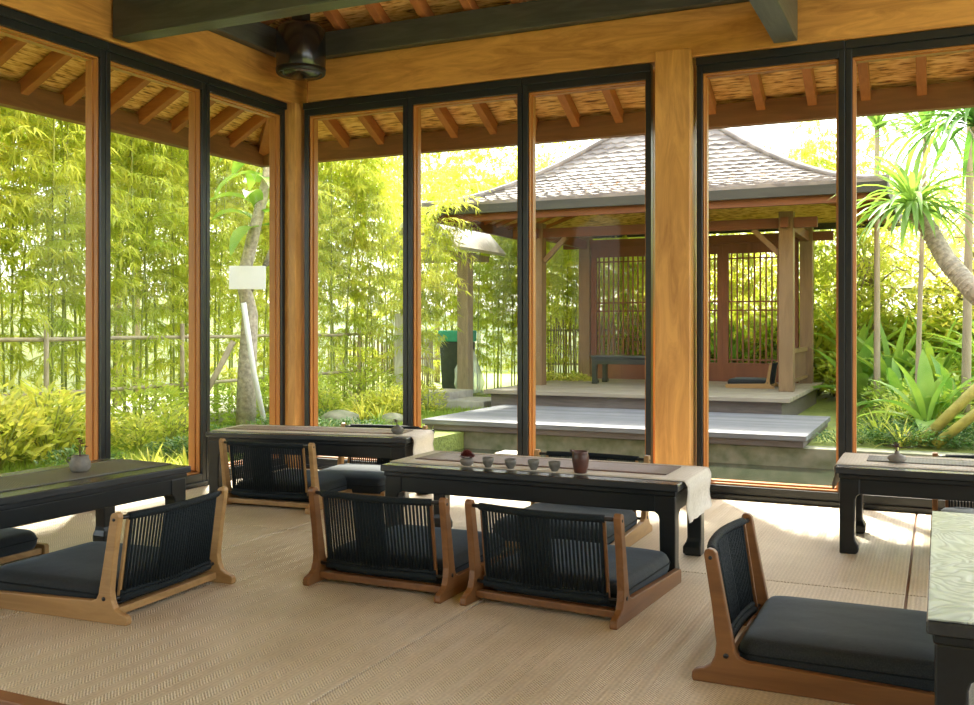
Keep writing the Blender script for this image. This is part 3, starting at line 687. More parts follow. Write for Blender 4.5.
# T3 flower pot (rounded red blossom in a pale cup)
x, y = w2w(467, 465.5, Z3)
v = thing('flower_pot', (x, y, Z3), 0, 'small pale pot of dark red blossoms at the left of the cup row', 'pot')
b = MB(); b.lathe([(.018,0), (.028,.006), (.036,.02), (.034,.032), (.028,.037), (.025,.035), (.02,.02), (.002,.015)], 24); b.build('pot', M['ceramic_pale'], v)
b = MB()
for i in range(150):
    a = rnd.uniform(0, 6.28); e = rnd.uniform(0, 1.5); d = Vector((math.cos(a)*math.cos(e), math.sin(a)*math.cos(e), math.sin(e)))
    b.leaf(Vector((0,0,.040))+d*.018, d+Vector((rnd.uniform(-.4,.4), rnd.uniform(-.4,.4), .2)), .026, .014)
b.build('blossoms', leafmat('red_blossom', (0.20,0.05,0.045), (0.08,0.022,0.02), 0.2, 40), v)
def vase(px, py, label, z, kind, extra=0):
    x, y = w2w(px, py, z); v = thing('flower_vase', (x, y, z), 0, label, 'vase')
    b = MB()
    if kind == 'mug':
        b.lathe([(.034,0), (.042,.006), (.050,.02), (.049,.045), (.041,.066), (.041,.078), (.037,.078), (.037,.06), (.04,.03), (.003,.012)], 28); b.build('body', M['ceramic_pale'], v)
        h = MB(); h.tube([(-.044,-.012,.066), (-.062,-.016,.064), (-.068,-.018,.052), (-.058,-.015,.040), (-.046,-.012,.038)], .005, 8); h.build('handle', M['ceramic_pale'], v)
        top = .07
    elif kind == 'bud':
        b.lathe([(.014,0), (.03,.006), (.042,.024), (.040,.038), (.022,.052), (.010,.058), (.010,.064), (.006,.064), (.005,.05), (.001,.04)], 24); b.build('body', M['ceramic_grey'], v); top = .06
    else:
        b.lathe([(.016,0), (.035,.005), (.047,.018), (.044,.030), (.024,.041), (.011,.048), (.012,.058), (.008,.058), (.006,.046), (.001,.03)], 24); b.build('body', M['ceramic_pale'], v); top = .052
    b = MB(); flowers(b, {'mug': 6, 'bud': 3, 'disc': 7}[kind], {'mug': .10, 'bud': .055, 'disc': .058}[kind], {'mug': .038, 'bud': .03, 'disc': .02}[kind], 0, 0, top-.01)
    b.build('flowers', M['flowerleaf'], v); return v
vase(80, 471.5, 'pale mug-shaped pot with dark flowers on the left window table', .4455, 'mug')
vase(397.5, 434.3, 'small grey bud vase on the farthest table', .450, 'bud')
vase(897, 462.3, 'flat round vase with a small flower on the right table', .450, 'disc')

# ------------------------------------------------------------------ outdoors : ground, pond, deck
g = MB()
def quad(b, x0, x1, y0, y1, z): b.add([(x0,y0,z), (x1,y0,z), (x1,y1,z), (x0,y1,z)], [(0,1,2,3)])
quad(g, -40, -5.0, -20, 10.2, -.06); quad(g, -40, 40, 10.2, 60, -.06); quad(g, 5.5, 40, 6.9, 10.2, -.06)
quad(g, -5.0, 5.5, 6.85, 10.2, -.6)
quad(g, 3.4, 40, -20, 6.9, -.06); quad(g, -5.0, 3.4, -20, -3.0, -.06)
g.add([(-5.0,6.85,-.6), (-5.0,10.2,-.6), (-5.0,10.2,-.06), (-5.0,6.85,-.06)], [(0,1,2,3)]); g.add([(5.5,6.85,-.6), (5.5,10.2,-.6), (5.5,10.2,-.06), (5.5,6.85,-.06)], [(3,2,1,0)])
tag(g.build('garden_ground', M['ground']), kind='structure')
b = MB(); quad(b, -5.0, 5.5, 6.86, 10.18, -.25); o = b.build('pond_water', M['water']); tag(o, 'dark still pond between the room and the wooden deck', 'water', kind='stuff')
block('stone_wall', (-5.2, 5.5, 10.16, 10.42, -.6, -.055), None or M['stone'], 'mossy stone wall along the far edge of the pond', 'wall', .01)
#block('stone_wall', (-5.25, -5.0, 6.9, 10.15, -.6, -.04), M['stone'], 'low stone edging at the left end of the pond', 'wall', .01)
for (x, y, w, d, lab) in ((-3.95, 8.5, .42, .30, 'pale flat stepping stone in the pond, nearer one'), (-4.25, 9.35, .40, .28, 'pale flat stepping stone in the pond, nearer the deck')):
    block('stepping_stone', (x, x+w, y, y+d, -.5, -.17), M['slab'], lab, 'stone', .015)
# lower deck
d = thing('timber_deck', (-3.36, 11.25, -.06), 0, 'low grey timber deck between the pond and the garden pavilion', 'deck')
b = MB(); b.box(-2.16, 2.16, -1.15, 1.22, .075, .13); b.build('deck_boards', M['deck'], d, bevel=.005)
b = MB(); b.box(-2.13, 2.13, -1.13, -1.08, .01, .074); b.box(2.08, 2.13, -1.08, 1.2, .01, .074); b.box(-2.13, -2.08, -1.08, 1.2, .01, .074); b.build('rim_board', M['deckside'], d, bevel=.004)
b = MB()
for i in range(5):
    for yy in (-.7, 0, .9): b.box(-1.95+i*.97-.05, -1.95+i*.97+.05, yy-.05, yy+.05, 0, .074)
b.build('footings', M['deckside'], d)

# ------------------------------------------------------------------ pavilion
pv = thing('garden_pavilion', (-3.72, 14.85, -.06), 0, 'open timber pavilion with tiled hip roof beyond the pond', 'pavilion')
PX, PY, PZ = -3.72, 14.85, -.06
def PB(): return MB()
def pbox(b, x0, x1, y0, y1, z0, z1): b.box(x0-PX, x1-PX, y0-PY, y1-PY, z0-PZ, z1-PZ)
redw = wood('pavilion_red', (0.22,0.08,0.035), (0.12,0.042,0.018), 'X', 6, 0.5, 9)
redwz = wood('pavilion_red_z', (0.22,0.08,0.035), (0.12,0.042,0.018), 'Z', 6, 0.5, 9)
postw = wood('pavilion_post', (0.26,0.165,0.085), (0.15,0.09,0.045), 'Z', 6, 0.55, 9)
b = MB(); pbox(b, -5.82, -1.68, 12.46, 16.4, .215, .27); b.build('platform', M['platform'], pv, bevel=.005)
b = MB(); pbox(b, -5.74, -1.78, 12.54, 16.3, -.06, .214); b.build('platform_base', M['deckside'], pv)
PT = 2.62
posts = [(-5.55, 13.85), (-1.90, 13.85), (-5.55, 16.05), (-1.90, 16.05)]
for (x, y) in posts:
    b = MB(); pbox(b, x-.095, x+.095, y-.095, y+.095, .27, PT+.1); b.build('post', postw, pv, bevel=.006)
# beams on the posts
for y in (13.85, 16.05):
    b = MB(); pbox(b, -5.95, -1.5, y-.05, y+.05, PT-.12, PT+.02); b.build('beam', redw, pv, bevel=.004)
for x in (-5.55, -1.90):
    b = MB(); pbox(b, x-.05, x+.05, 13.6, 16.3, PT-.13, PT+.01); b.build('beam', redw, pv, bevel=.004)
b = MB()
for (x, s) in ((-5.45, 1), (-2.0, -1)):
    b.bar((x-PX, 13.85-PY, 2.15-PZ), (x+s*.35-PX, 13.85-PY, PT-.12-PZ), .06, .07)
b.build('knee_brace', postw, pv)
# lattice wall at the back and left
def lattice(x0, x1, y, z0, z1, nb=11):
    b = MB(); pbox(b, x0, x0+.09, y-.04, y+.04, z0, z1); pbox(b, x1-.09, x1, y-.04, y+.04, z0, z1)
    pbox(b, x0+.09, x1-.09, y-.04, y+.04, z0, z0+.30); pbox(b, x0+.09, x1-.09, y-.04, y+.04, z1-.16, z1)
    fr = b.build('lattice_frame', redwz, pv, bevel=.004)
    b = MB()
    for i in range(nb):
        x = x0+.09+(x1-x0-.18)*(i+.5)/nb; pbox(b, x-.012, x+.012, y-.012, y+.012, z0+.30, z1-.16)
    for zz in (1.42, 1.56, .62+.0, 2.26): pbox(b, x0+.09, x1-.09, y-.016, y+.016, zz-.011, zz+.011)
    b.build('lattice_bars', redwz, fr)
zt = PT-.12
xa = [-5.44, -4.32, -3.20, -2.02]
for i in range(3): lattice(xa[i], xa[i+1], 16.05, .27, zt)
# low railing on the right side
b = MB()
pbox(b, -1.93, -1.87, 13.95, 15.95, .78, .84); pbox(b, -1.93, -1.87, 13.95, 15.95, .36, .41)
for i in range(14): pbox(b, -1.91, -1.89, 14.0+i*.14, 14.03+i*.14, .41, .78)
b.build('railing', postw, pv)
# roof
ex0, ex1, ey0, ey1 = -6.87, -.57, 12.58, 17.12
AP = 1.80; z0r = 2.90
def rz_(k): return z0r + AP*k**1.6
tb = MB(); rows = 26
cxr, cyr = (ex0+ex1)/2, (ey0+ey1)/2
hx, hy = (ex1-ex0)/2, (ey1-ey0)/2
for side in range(4):
    for r_ in range(rows):
        k0, k1 = r_/rows, (r_+1)/rows
        wdt = (hx if side in (0, 2) else hy)
        n0 = max(1, int(2*wdt*(1-k0)/.19))
        def P(u, k, dz):
            # u in -1..1 along the side
            x = u*hx*(1-k) if side in (0, 2) else hx*(1-k)*(1 if side == 1 else -1)
            y = u*hy*(1-k) if side in (1, 3) else hy*(1-k)*(-1 if side == 0 else 1)
            return (cxr+x-PX, cyr+y-PY, rz_(k)+dz-PZ)
        for c in range(n0):
            ua, ub = -1+2*c/n0, -1+2*(c+1)/n0; um = (ua+ub)/2
            j = rnd.uniform(-.004, .006)
            e = 0.30/rows
            lip = .034+j
            ka = max(k0-e*.0, 0); kt = max(k0-e, 0)
            vs = [P(ua, ka, lip), P(um, kt, lip*.92), P(ub, ka, lip), P(ub, k1, .006), P(um, k1-.001, .012), P(ua, k1, .006), P(ua, ka, -.005), P(um, kt, -.005), P(ub, ka, -.005)]
            fs = [(0,1,4,5), (1,2,3,4), (6,7,1,0), (7,8,2,1)]
            if side in (2, 3): fs = [tuple(reversed(f)) for f in fs]
            tb.add(vs, fs)
tb.build('roof_tiles', M['tile'], pv)
# hip ridges
for (sx, sy) in ((-1,-1), (1,-1), (1,1), (-1,1)):
    b = MB(); pts = []
    for i in range(15):
        k = i/14*.985; pts.append((cxr+sx*hx*(1-k)-PX, cyr+sy*hy*(1-k)-PY, rz_(k)+.03-PZ))
    b.tube(pts, .045, 8); b.build('hip_ridge', M['tile'], pv)
b = MB(); b.lathe([(.16,0), (.18,.05), (.09,.12), (.12,.2), (.06,.3), (.01,.42)], 16, (cxr-PX, cyr-PY, z0r+AP-.02-PZ)); b.build('finial', M['stone'], pv)
# underside
ub = MB(); n = 10
for side in range(4):
    for i in range(n):
        k0, k1 = i/n, (i+1)/n
        def Q(u, k):
            x = u*hx*(1-k) if side in (0, 2) else hx*(1-k)*(1 if side == 1 else -1)
            y = u*hy*(1-k) if side in (1, 3) else hy*(1-k)*(-1 if side == 0 else 1)
            return (cxr+x-PX, cyr+y-PY, rz_(k)-.035-PZ)
        ub.add([Q(-1,k0), Q(1,k0), Q(1,k1), Q(-1,k1)], [(0,1,2,3)])
ub.build('roof_lining', M['wickerX'], pv)
fb = MB()
pbox(fb, ex0, ex1, ey0, ey0+.05, z0r-.13, z0r-.005); pbox(fb, ex0, ex1, ey1-.05, ey1, z0r-.13, z0r-.005)
pbox(fb, ex0, ex0+.05, ey0+.05, ey1-.05, z0r-.13, z0r-.005); pbox(fb, ex1-.05, ex1, ey0+.05, ey1-.05, z0r-.13, z0r-.005)
fb.build('eave_board', wood('eave_dark', (0.06,0.06,0.05), (0.03,0.03,0.025), 'X', 6, 0.7, 9), pv, bevel=.004)
fb = MB(); pbox(fb, ex0+.12, ex1-.12, ey0+.14, ey0+.2, z0r-.22, z0r-.06); pbox(fb, ex0+.12, ex0+.18, ey0+.2, ey1-.2, z0r-.22, z0r-.06); pbox(fb, ex1-.18, ex1-.12, ey0+.2, ey1-.2, z0r-.22, z0r-.06)
fb.build('eave_beam', redw, pv, bevel=.004)
for i in range(15):
    x = ex0+.35+i*(ex1-ex0-.7)/14; u = (x-cxr)/hx; kk = min(1-abs(u), .5)
    b = MB(); b.bar((x-PX, ey0+.1-PY, z0r-.09-PZ), (x-PX, cyr-hy*(1-kk)-PY, rz_(kk)-.10-PZ), .05, .07); b.build('roof_rafter', M['rafter'], pv)
for sx in (-1, 1):
    for i in range(9):
        y = ey0+.35+i*(ey1-ey0-.7)/8; u = (y-cyr)/hy; kk = min(1-abs(u), .42)
        b = MB(); b.bar((cxr+sx*(hx-.1)-PX, y-PY, z0r-.09-PZ), (cxr+sx*hx*(1-kk)-PX, y-PY, rz_(kk)-.10-PZ), .05, .07); b.build('roof_rafter', M['rafterX'], pv)
# table and chair in the pavilion
t = thing('low_table', (-4.17, 14.75, .271), 0, 'black low table standing inside the garden pavilion', 'table', 'black low tables'); table_parts(t, 1.5, .62)
dup(chA, (-2.13, 14.6, .271), R(90), 'floor chair inside the garden pavilion by its right post', scale=.86)

# ------------------------------------------------------------------ gate, path, fence
gt = thing('garden_gate', (-7.2, 14.4, -.06), 0, 'small garden gate with a pale shingled gable roof left of the pavilion', 'gate')
for (x, y, hh, nm) in ((.13, .02, 2.35, 'post'), (-.95, .02, 2.35, 'post')):
    b = MB(); b.box(x-.1, x+.1, y-.1, y+.1, 0, hh); b.build(nm, M['trunk'], gt, bevel=.01)
b = MB()
for s in (-1, 1):
    prof = [(-.2+s*.62, 2.42), (-.2, 3.12), (-.2, 3.20), (-.2+s*.66, 2.46)]
    vs = [(q[0], yy, q[1]) for yy in (-.95, .95) for q in prof]
    fs = [(0,1,2,3), (7,6,5,4), (0,4,5,1), (2,6,7,3), (1,5,6,2), (0,3,7,4)]
    b.add(vs, fs)
b.build('shingle_roof', M['shingle'], gt)
b = MB(); b.box(-1.05, .3, -.04, .08, 2.28, 2.42); b.box(.08, .18, -.95, .85, 2.32, 2.42); b.box(-.6, -.5, -.95, .85, 2.32, 2.42); b.build('roof_beam', M['trunk'], gt, bevel=.005)
block('stone_step', (-7.35, -6.6, 12.95, 13.75, -.05, .06+.12), M['slab'], 'upper pale stone step leading to the gate', 'step', .015)
block('stone_step', (-6.59, -5.95, 12.75, 13.6, -.05, .08), M['slab'], 'lower pale stone step leading to the gate', 'step', .015)
block('stone_pillar', (-7.42, -7.22, 12.72, 12.92, -.06, 1.35), M['shingle'], 'weathered short pillar left of the garden gate', 'pillar', .01)
bn = thing('waste_bin', (-7.75, 15.5, -.06), 0, 'dark bin with a green top behind the garden gate', 'bin')
b = MB(); b.prism([(-.20,0), (.20,0), (.25,.95), (-.25,.95)], -.22, .22, 'XZ'); b.build('body', M['darkplastic'], bn, bevel=.02)
b = MB(); b.box(-.27, .27, -.24, .24, .951, 1.15); b.build('lid', M['greenplastic'], bn, bevel=.02)
b = MB(); bagp = [(.02,0), (.20,.03), (.26,.18), (.22,.42), (.12,.66), (.05,.85), (.03,.92), (.06,1.0)]
b.lathe(bagp, 20, wob=.12); o = b.build('plastic_bag', M['film'], loc=(-7.35, 15.12, .0)); tag(o, 'translucent plastic bag hanging in the garden gate opening', 'bag')
b = MB(); b.box(-.012,.012,-.01,.01,0,0)
# paving band and boundary wall beyond the bamboo
b = MB(); b.box(-12.0, -8.55, 1, 13.5, -.06, -.03); tag(b.build('paved_path', M['paving']), 'pale gravel path beyond the left bamboo hedge', 'path')
b = MB(); b.box(-8.45, -8.33, 1, 12.6, -.06, .06); tag(b.build('kerb', M['slab'], bevel=.01), 'low pale kerb at the foot of the left bamboo hedge', 'kerb')
b = MB(); b.box(-14.3, -14.1, -2, 26, -.06, 1.7); tag(b.build('garden_wall', M['white']), 'long white wall far behind the left bamboo hedge', 'wall')
b = MB(); b.box(-14.0, -4.5, 24.4, 24.6, -.06, 1.5); tag(b.build('garden_wall', M['white']), 'white wall far behind the gate and bamboo', 'wall')
hs = thing('house', (-18.5, 10.0, -.06), 0, 'pale house far behind the left hedge with dark window panes', 'building')
b = MB(); b.box(-1.5, 1.5, -3, 2.2, 0, 4.6); b.build('wall', M['white'], hs)
for i in range(3):
    b = MB(); b.box(1.5, 1.54, -2.4+i*1.6, -1.4+i*1.6, 2.6, 3.7); b.build('window', M['darkplastic'], hs)
b = MB(); b.prism([(-3.6,4.55), (2.8,4.55), (-.4,5.8)], -2, 2); b.build('roof', M['tile'], hs)
# bamboo rail fence through the left hedge
fn = thing('bamboo_fence', (-8.0, 7, -.06), 0, 'dry bamboo rail fence running through the left hedge', 'fence')
for zz in (.55, 1.10):
    b = MB(); b.tube([(rnd.uniform(-.02,.02), -6+i*1.0, zz+rnd.uniform(-.015,.015)) for i in range(13)], .022, 8); b.build('rail', M['drybamboo'], fn)
for i in range(7):
    b = MB(); b.tube([(.04, -5.8+i*1.9, 0), (.04, -5.8+i*1.9, 1.25)], .025, 8); b.build('fence_post', M['drybamboo'], fn)
# vertical bamboo fence left of the pavilion behind
fn = thing('bamboo_fence', (-6.0, 17.6, -.06), 0, 'upright bamboo stake fence between the gate and pavilion', 'fence')
b = MB()
for i in range(46):
    x = -.9+i*.052; b.tube([(x, rnd.uniform(-.02,.02), 0), (x+rnd.uniform(-.02,.02), 0, 1.35+rnd.uniform(-.12,.12))], .016, 6)
b.build('stakes', M['drybamboo'], fn)
b = MB(); b.tube([(-.95,.03,.5), (1.5,.03,.5)], .02, 6); b.tube([(-.95,.03,1.15), (1.5,.03,1.15)], .02, 6); b.build('rail', M['drybamboo'], fn)
fn = thing('bamboo_fence', (-8.3, 13.6, -.06), 0, 'dry bamboo stake fence just left of the garden gate', 'fence')
b = MB()
for i in range(50):
    b.tube([(-.9+i*.036, i*.008, 0), (-.9+i*.036+rnd.uniform(-.02,.02), i*.008, 1.05+rnd.uniform(-.1,.1))], .013, 6)
b.build('stakes', M['drybamboo'], fn)
b = MB(); b.tube([(-.95,.03,.7), (.95,.43,.7)], .018, 6); b.build('rail', M['drybamboo'], fn)

# ------------------------------------------------------------------ plants
def bamboo(h, leanx, leany, nbr, low=1.15):
    root = thing('bamboo_plant')
    c = MB(); pts = []
    for i in range(9):
        t = i/8; pts.append((leanx*t*t, leany*t*t, h*t))
    c.tube(pts, [.017*(1-.75*i/8) for i in range(9)], 6)
    for i in range(1, 14):
        t = i/14; p = Vector((leanx*t*t, leany*t*t, h*t)); c.tube([p-Vector((0,0,.006)), p+Vector((0,0,.006))], .020*(1-.7*t), 6)
    f = MB()
    for _ in range(nbr):
        t = low/h + (1-low/h)*rnd.random()**.85
        if rnd.random() < .06: t = rnd.uniform(.1, low/h)
        p = Vector((leanx*t*t, leany*t*t, h*t)); a = rnd.uniform(0, 6.283); ln = rnd.uniform(.25, .75)
        d = Vector((math.cos(a), math.sin(a), rnd.uniform(.2, .9))); prev = p
        for s in range(5):
            q = prev + d*ln/5; d = (d + Vector((0,0,-.22))).normalized()
            c.tube([prev, q], .0022, 3, cap=False)
            for _k in range(6):
                ld = Vector((rnd.uniform(-1,1), rnd.uniform(-1,1), rnd.uniform(-1.1,.15)))+d*.7
                f.leaf(q, ld, rnd.uniform(.10,.19), rnd.uniform(.016,.026), droop=.1)
            prev = q
    c.build('culms', M['culm'], root); f.build('foliage', M['bambooleaf'], root)
    return root
protos = [bamboo(rnd.uniform(4.2,5.4), rnd.uniform(-.5,.5), rnd.uniform(-.5,.5), 84) for _ in range(7)]
usedp = set()
def place(pr, loc, rz, s, label, cat, group):
    if pr.name in usedp: o = dup(pr, loc, rz, label, group, s)
    else:
        usedp.add(pr.name); o = pr; o.location = loc; o.rotation_euler.z = rz; o.scale = (s,)*3; o['label'] = label; o['group'] = group
    o['category'] = cat; return o
n = 0
yy = 2.6
while yy < 13.2:
    for row in range(2):
        place(protos[n % 7], (-8.25-.5*row-rnd.uniform(0,.35)+max(0, yy-11)*.15, yy+rnd.uniform(-.1,.1), -.06), rnd.uniform(0,6.28), rnd.uniform(.85,1.1),
              'tall slender bamboo in the dense hedge along the left of the garden', 'bamboo', 'bamboo in the left hedge'); n += 1
    yy += .27
for i in range(46):
    x = -9.4+i*.19+rnd.uniform(-.06,.06); y = 17.9+rnd.uniform(-.35,.5) if x > -7.6 else 16.3+rnd.uniform(-.5,.5)
    place(protos[n % 7], (x, y, -.06), rnd.uniform(0,6.28), rnd.uniform(.75,.95), 'tall slender bamboo in the hedge behind the gate and pavilion', 'bamboo', 'bamboo in the back hedge'); n += 1

for i in range(12):
    place(protos[n % 7], (-7.6+i*.2, 19.0+rnd.uniform(-.3,.3), -.06), rnd.uniform(0,6.28), rnd.uniform(.8,.95), 'tall slender bamboo in the hedge behind the gate and pavilion', 'bamboo', 'bamboo in the back hedge'); n += 1
for i in range(14):
    place(protos[n % 7], (-8.3+i*.12, 17.2+rnd.uniform(-.3,.6), -.06), rnd.uniform(0,6.28), rnd.uniform(.7,.9), 'tall slender bamboo in the hedge behind the gate and pavilion', 'bamboo', 'bamboo in the back hedge'); n += 1
arch = bamboo(3.5, .75, -.1, 95, .95)
place(arch, (-6.98, 12.35, -.06), 0, .88, 'bamboo leaning over the left side of the garden gate', 'bamboo', 'bamboo by the gate')
arch2 = bamboo(3.3, .55, .2, 95, 1.0)
place(arch2, (-7.15, 12.75, -.06), 0, .92, 'bamboo leaning over the left side of the garden gate', 'bamboo', 'bamboo by the gate')
for (x, y) in ((-8.2,12.3), (-7.95,12.75), (-8.3,13.2), (-7.75,13.1), (-8.0,13.6), (-8.25,14.1)):
    place(protos[n % 7], (x, y, -.06), rnd.uniform(0,6.28), rnd.uniform(.7,.85), 'bamboo standing between the left hedge and the garden gate', 'bamboo', 'bamboo left of the gate'); n += 1

def leafy_tree(name, h, cr, ch, nl, ls, m='treeleaf', lean=(0,0), tr=.07):
    root = thing(name); c = MB()
    pts = [(lean[0]*(i/5)**1.5, lean[1]*(i/5)**1.5, h*.75*i/5) for i in range(6)]
    c.tube(pts, [tr*(1-.09*i) for i in range(6)], 10)
    f = MB(); cc = Vector((lean[0], lean[1], h-ch*.45))
    nc = 26
    for _ in range(nc):
        a = rnd.uniform(0,6.283); z = rnd.uniform(-1,1); r = math.sqrt(1-z*z)*rnd.uniform(.35,1)
        q = cc + Vector((cr*r*math.cos(a), cr*r*math.sin(a), ch*.5*z*rnd.uniform(.5,1)))
        st = Vector(pts[rnd.choice((3,4,5))]); c.tube([st, st.lerp(q,.55)+Vector((0,0,.1)), q], [tr*.35, tr*.2, .006], 5)
        for _k in range(nl//nc):
            o_ = Vector((rnd.gauss(0,1), rnd.gauss(0,1), rnd.gauss(0,.8)))*cr*.24
            f.leaf(q+o_, (rnd.uniform(-1,1), rnd.uniform(-1,1), rnd.uniform(-.8,.4)), ls*rnd.uniform(.7,1.3), ls*.45)
    c.build('trunk', M['trunk'], root); f.build('foliage', M[m], root); return root
ta = leafy_tree('leafy_tree', 6.0, 1.7, 3.2, 2600, .17); tb_ = leafy_tree('leafy_tree', 4.8, 1.5, 2.8, 2400, .14, 'treeleaf', (.4,.2)); tc_ = leafy_tree('leafy_tree', 3.4, 1.4, 2.4, 2400, .13, 'yellowleaf')
ta['category'] = tb_['category'] = tc_['category'] = 'tree'
spots = [(-11.5,4,0),(-11.3,7.5,1),(-11.2,11,0),(-11.5,14.5,1),(-10,19,0),(-7.8,20.2,1),(-5.6,19.6,2),(-3.9,20.6,2),(-2.0,19.8,2),(-.4,20.4,1),(1.5,18.8,2),(3.0,19.8,1),(4.8,18.4,2),(6.6,20,1),(-12.2,17.5,0),(8.5,19,1),(3.2,15.5,2),(-12.3,1.5,1),(.4,16.6,2),(-1.0,17.8,2),(1.9,16.4,2),(-12.6,6,0),(-12.6,9.3,0),(-9.2,21.8,0),(-6.4,22.2,1),(-12.4,12.6,0)]
for (x, y, k) in spots:
    pr = (ta, tb_, tc_)[k]
    side = 'beyond the left hedge' if x < -9.5 else ('behind the garden pavilion' if x < -.8 else 'in the right background of the garden')
    kind_ = ('tall green leafy tree', 'mid-height leafy tree', 'low yellow-green leafy tree')[k]
    place(pr, (x, y, -.06), rnd.uniform(0,6.28), rnd.uniform(.9,1.1), kind_+' '+side, 'tree', kind_+' '+side)

def rosette(name, n, ln, w, droop, m, spread=(.15,1.1), segs=5, stem=0, tr=.012):
    root = thing(name)
    b = MB(); s = MB()
    for i in range(n):
        a = 2.4*i+rnd.uniform(-.3,.3); e = rnd.uniform(*spread)
        p = Vector((0,0,stem)) + Vector((math.cos(a)*.02, math.sin(a)*.02, rnd.uniform(-.3,0)*stem))
        b.leaf(p, (math.cos(a)*math.cos(e), math.sin(a)*math.cos(e), math.sin(e)), ln*rnd.uniform(.7,1.15), w*rnd.uniform(.8,1.2), droop=droop*rnd.uniform(.6,1.3), segs=segs)
    b.build('leaves', M[m], root)
    s.tube([(0,0,0), (0,0,max(stem,.05))], tr, 6); s.build('stem', M['culm'], root)
    return root
def bush(name, r, h, nl, ls, m, wf=.5):
    root = thing(name); b = MB(); s = MB()
    for k in range(9):
        a = rnd.uniform(0,6.28); q = (r*.6*math.cos(a), r*.6*math.sin(a), h*rnd.uniform(.5,.9)); s.tube([(0,0,0), (q[0]*.5,q[1]*.5,q[2]*.6), q], .007, 5)
    for _ in range(nl):
        a = rnd.uniform(0,6.28); rr = r*math.sqrt(rnd.random()); z = h*(.12+.88*rnd.random()**.8)*(1-.35*(rr/r)**2)
        b.leaf((rr*math.cos(a), rr*math.sin(a), z), (math.cos(a)+rnd.uniform(-.6,.6), math.sin(a)+rnd.uniform(-.6,.6), rnd.uniform(-.4,1)), ls*rnd.uniform(.7,1.3), ls*wf)
    s.build('stems', M['culm'], root); b.build('foliage', M[m], root); return root
P_ = {
 'croton': bush('croton_shrub', .34, .62, 420, .11, 'yellowleaf', .42),
 'dark': bush('ground_cover_shrub', .42, .30, 520, .06, 'darkleaf', .5),
 'green': bush('green_shrub', .45, .75, 560, .10, 'treeleaf', .45),
 'spiky': rosette('spiky_plant', 34, .55, .045, .5, 'yellowleaf', (.3,1.35)),
 'broad': rosette('broadleaf_plant', 12, .85, .20, .75, 'broadleaf', (.6,1.4), 6, .15, .02),
 'banana': rosette('heliconia_plant', 20, 1.15, .15, .75, 'broadleaf', (.9,1.45), 6, .3, .03),
 'grassy': rosette('grass_tuft', 46, .42, .016, .9, 'grass', (.5,1.4), 4),
}
def PL(kind, x, y, s, label, cat, group, z=-.06):
    if kind in ('tuft',): kind = 'grassy'
    return place(P_[kind], (x, y, z), rnd.uniform(0,6.28), s, label, cat, group)
# left garden under the bamboo
for i in range(20):
    PL('croton', -7.35+rnd.uniform(-.4,.4), 3.4+i*.22, rnd.uniform(.9,1.2)*(1 if i < 15 else .6), 'yellow-green leafy shrub at the foot of the bamboo outside the left windows', 'shrub', 'shrubs under the left bamboo')
for i in range(16):
    PL('green', -7.9+rnd.uniform(-.3,.3), 4.0+i*.55, rnd.uniform(.7,1.0), 'green shrub among the bamboo stems of the left hedge', 'shrub', 'green shrubs in the left hedge')
for i in range(26):
    PL('dark' if i % 3 else 'grassy', rnd.uniform(-7.2,-5.6), rnd.uniform(5.8,10.5), rnd.uniform(.5,.85), 'low green ground-cover plant on the lawn outside the corner', 'plant', 'ground cover outside the corner')
for i in range(12):
    PL('spiky', rnd.uniform(-5.9,-5.35), rnd.uniform(4.6,6.6)-i*.0, rnd.uniform(.35,.5), 'yellow-green spiky plant close outside the left glass', 'plant', 'spiky plants by the left glass')
for i in range(13):
    PL('croton' if i % 2 else 'spiky', -7.1+rnd.uniform(-.5,.9), 10.9+rnd.uniform(-.3,1.3), rnd.uniform(.55,.8), 'yellow-green plant beside the path left of the timber deck', 'plant', 'plants left of the deck')
for i in range(34):
    PL(('green', 'croton')[i % 3 == 0], -2.2+i*.27, 18.4+rnd.uniform(-.8,.6), rnd.uniform(1.9,2.6), 'big bush in the hedge at the far end of the garden', 'bush', 'far bushes behind the pavilion and right garden')
for i in range(14):
    PL(('green', 'croton')[i % 3 == 0], -5.9+i*.28, 19.2+rnd.uniform(-.4,.4), rnd.uniform(1.7,2.3), 'big bush in the hedge behind the pavilion lattice', 'bush', 'far bushes behind the lattice')
for i in range(9):
    PL('croton', -6.1+i*.1, 15.6+rnd.uniform(-.4,.4), .7, 'low yellow-green shrub between gate and pavilion', 'shrub', 'shrubs between gate and pavilion')
for i in range(22):
    PL(('banana', 'green', 'croton', 'broad')[i % 4], -5.6+rnd.uniform(0,4.2), 17.2+rnd.uniform(0,1.0), rnd.uniform(.9,1.3), 'leafy garden plant seen through the pavilion lattice', 'plant', 'plants behind the lattice')
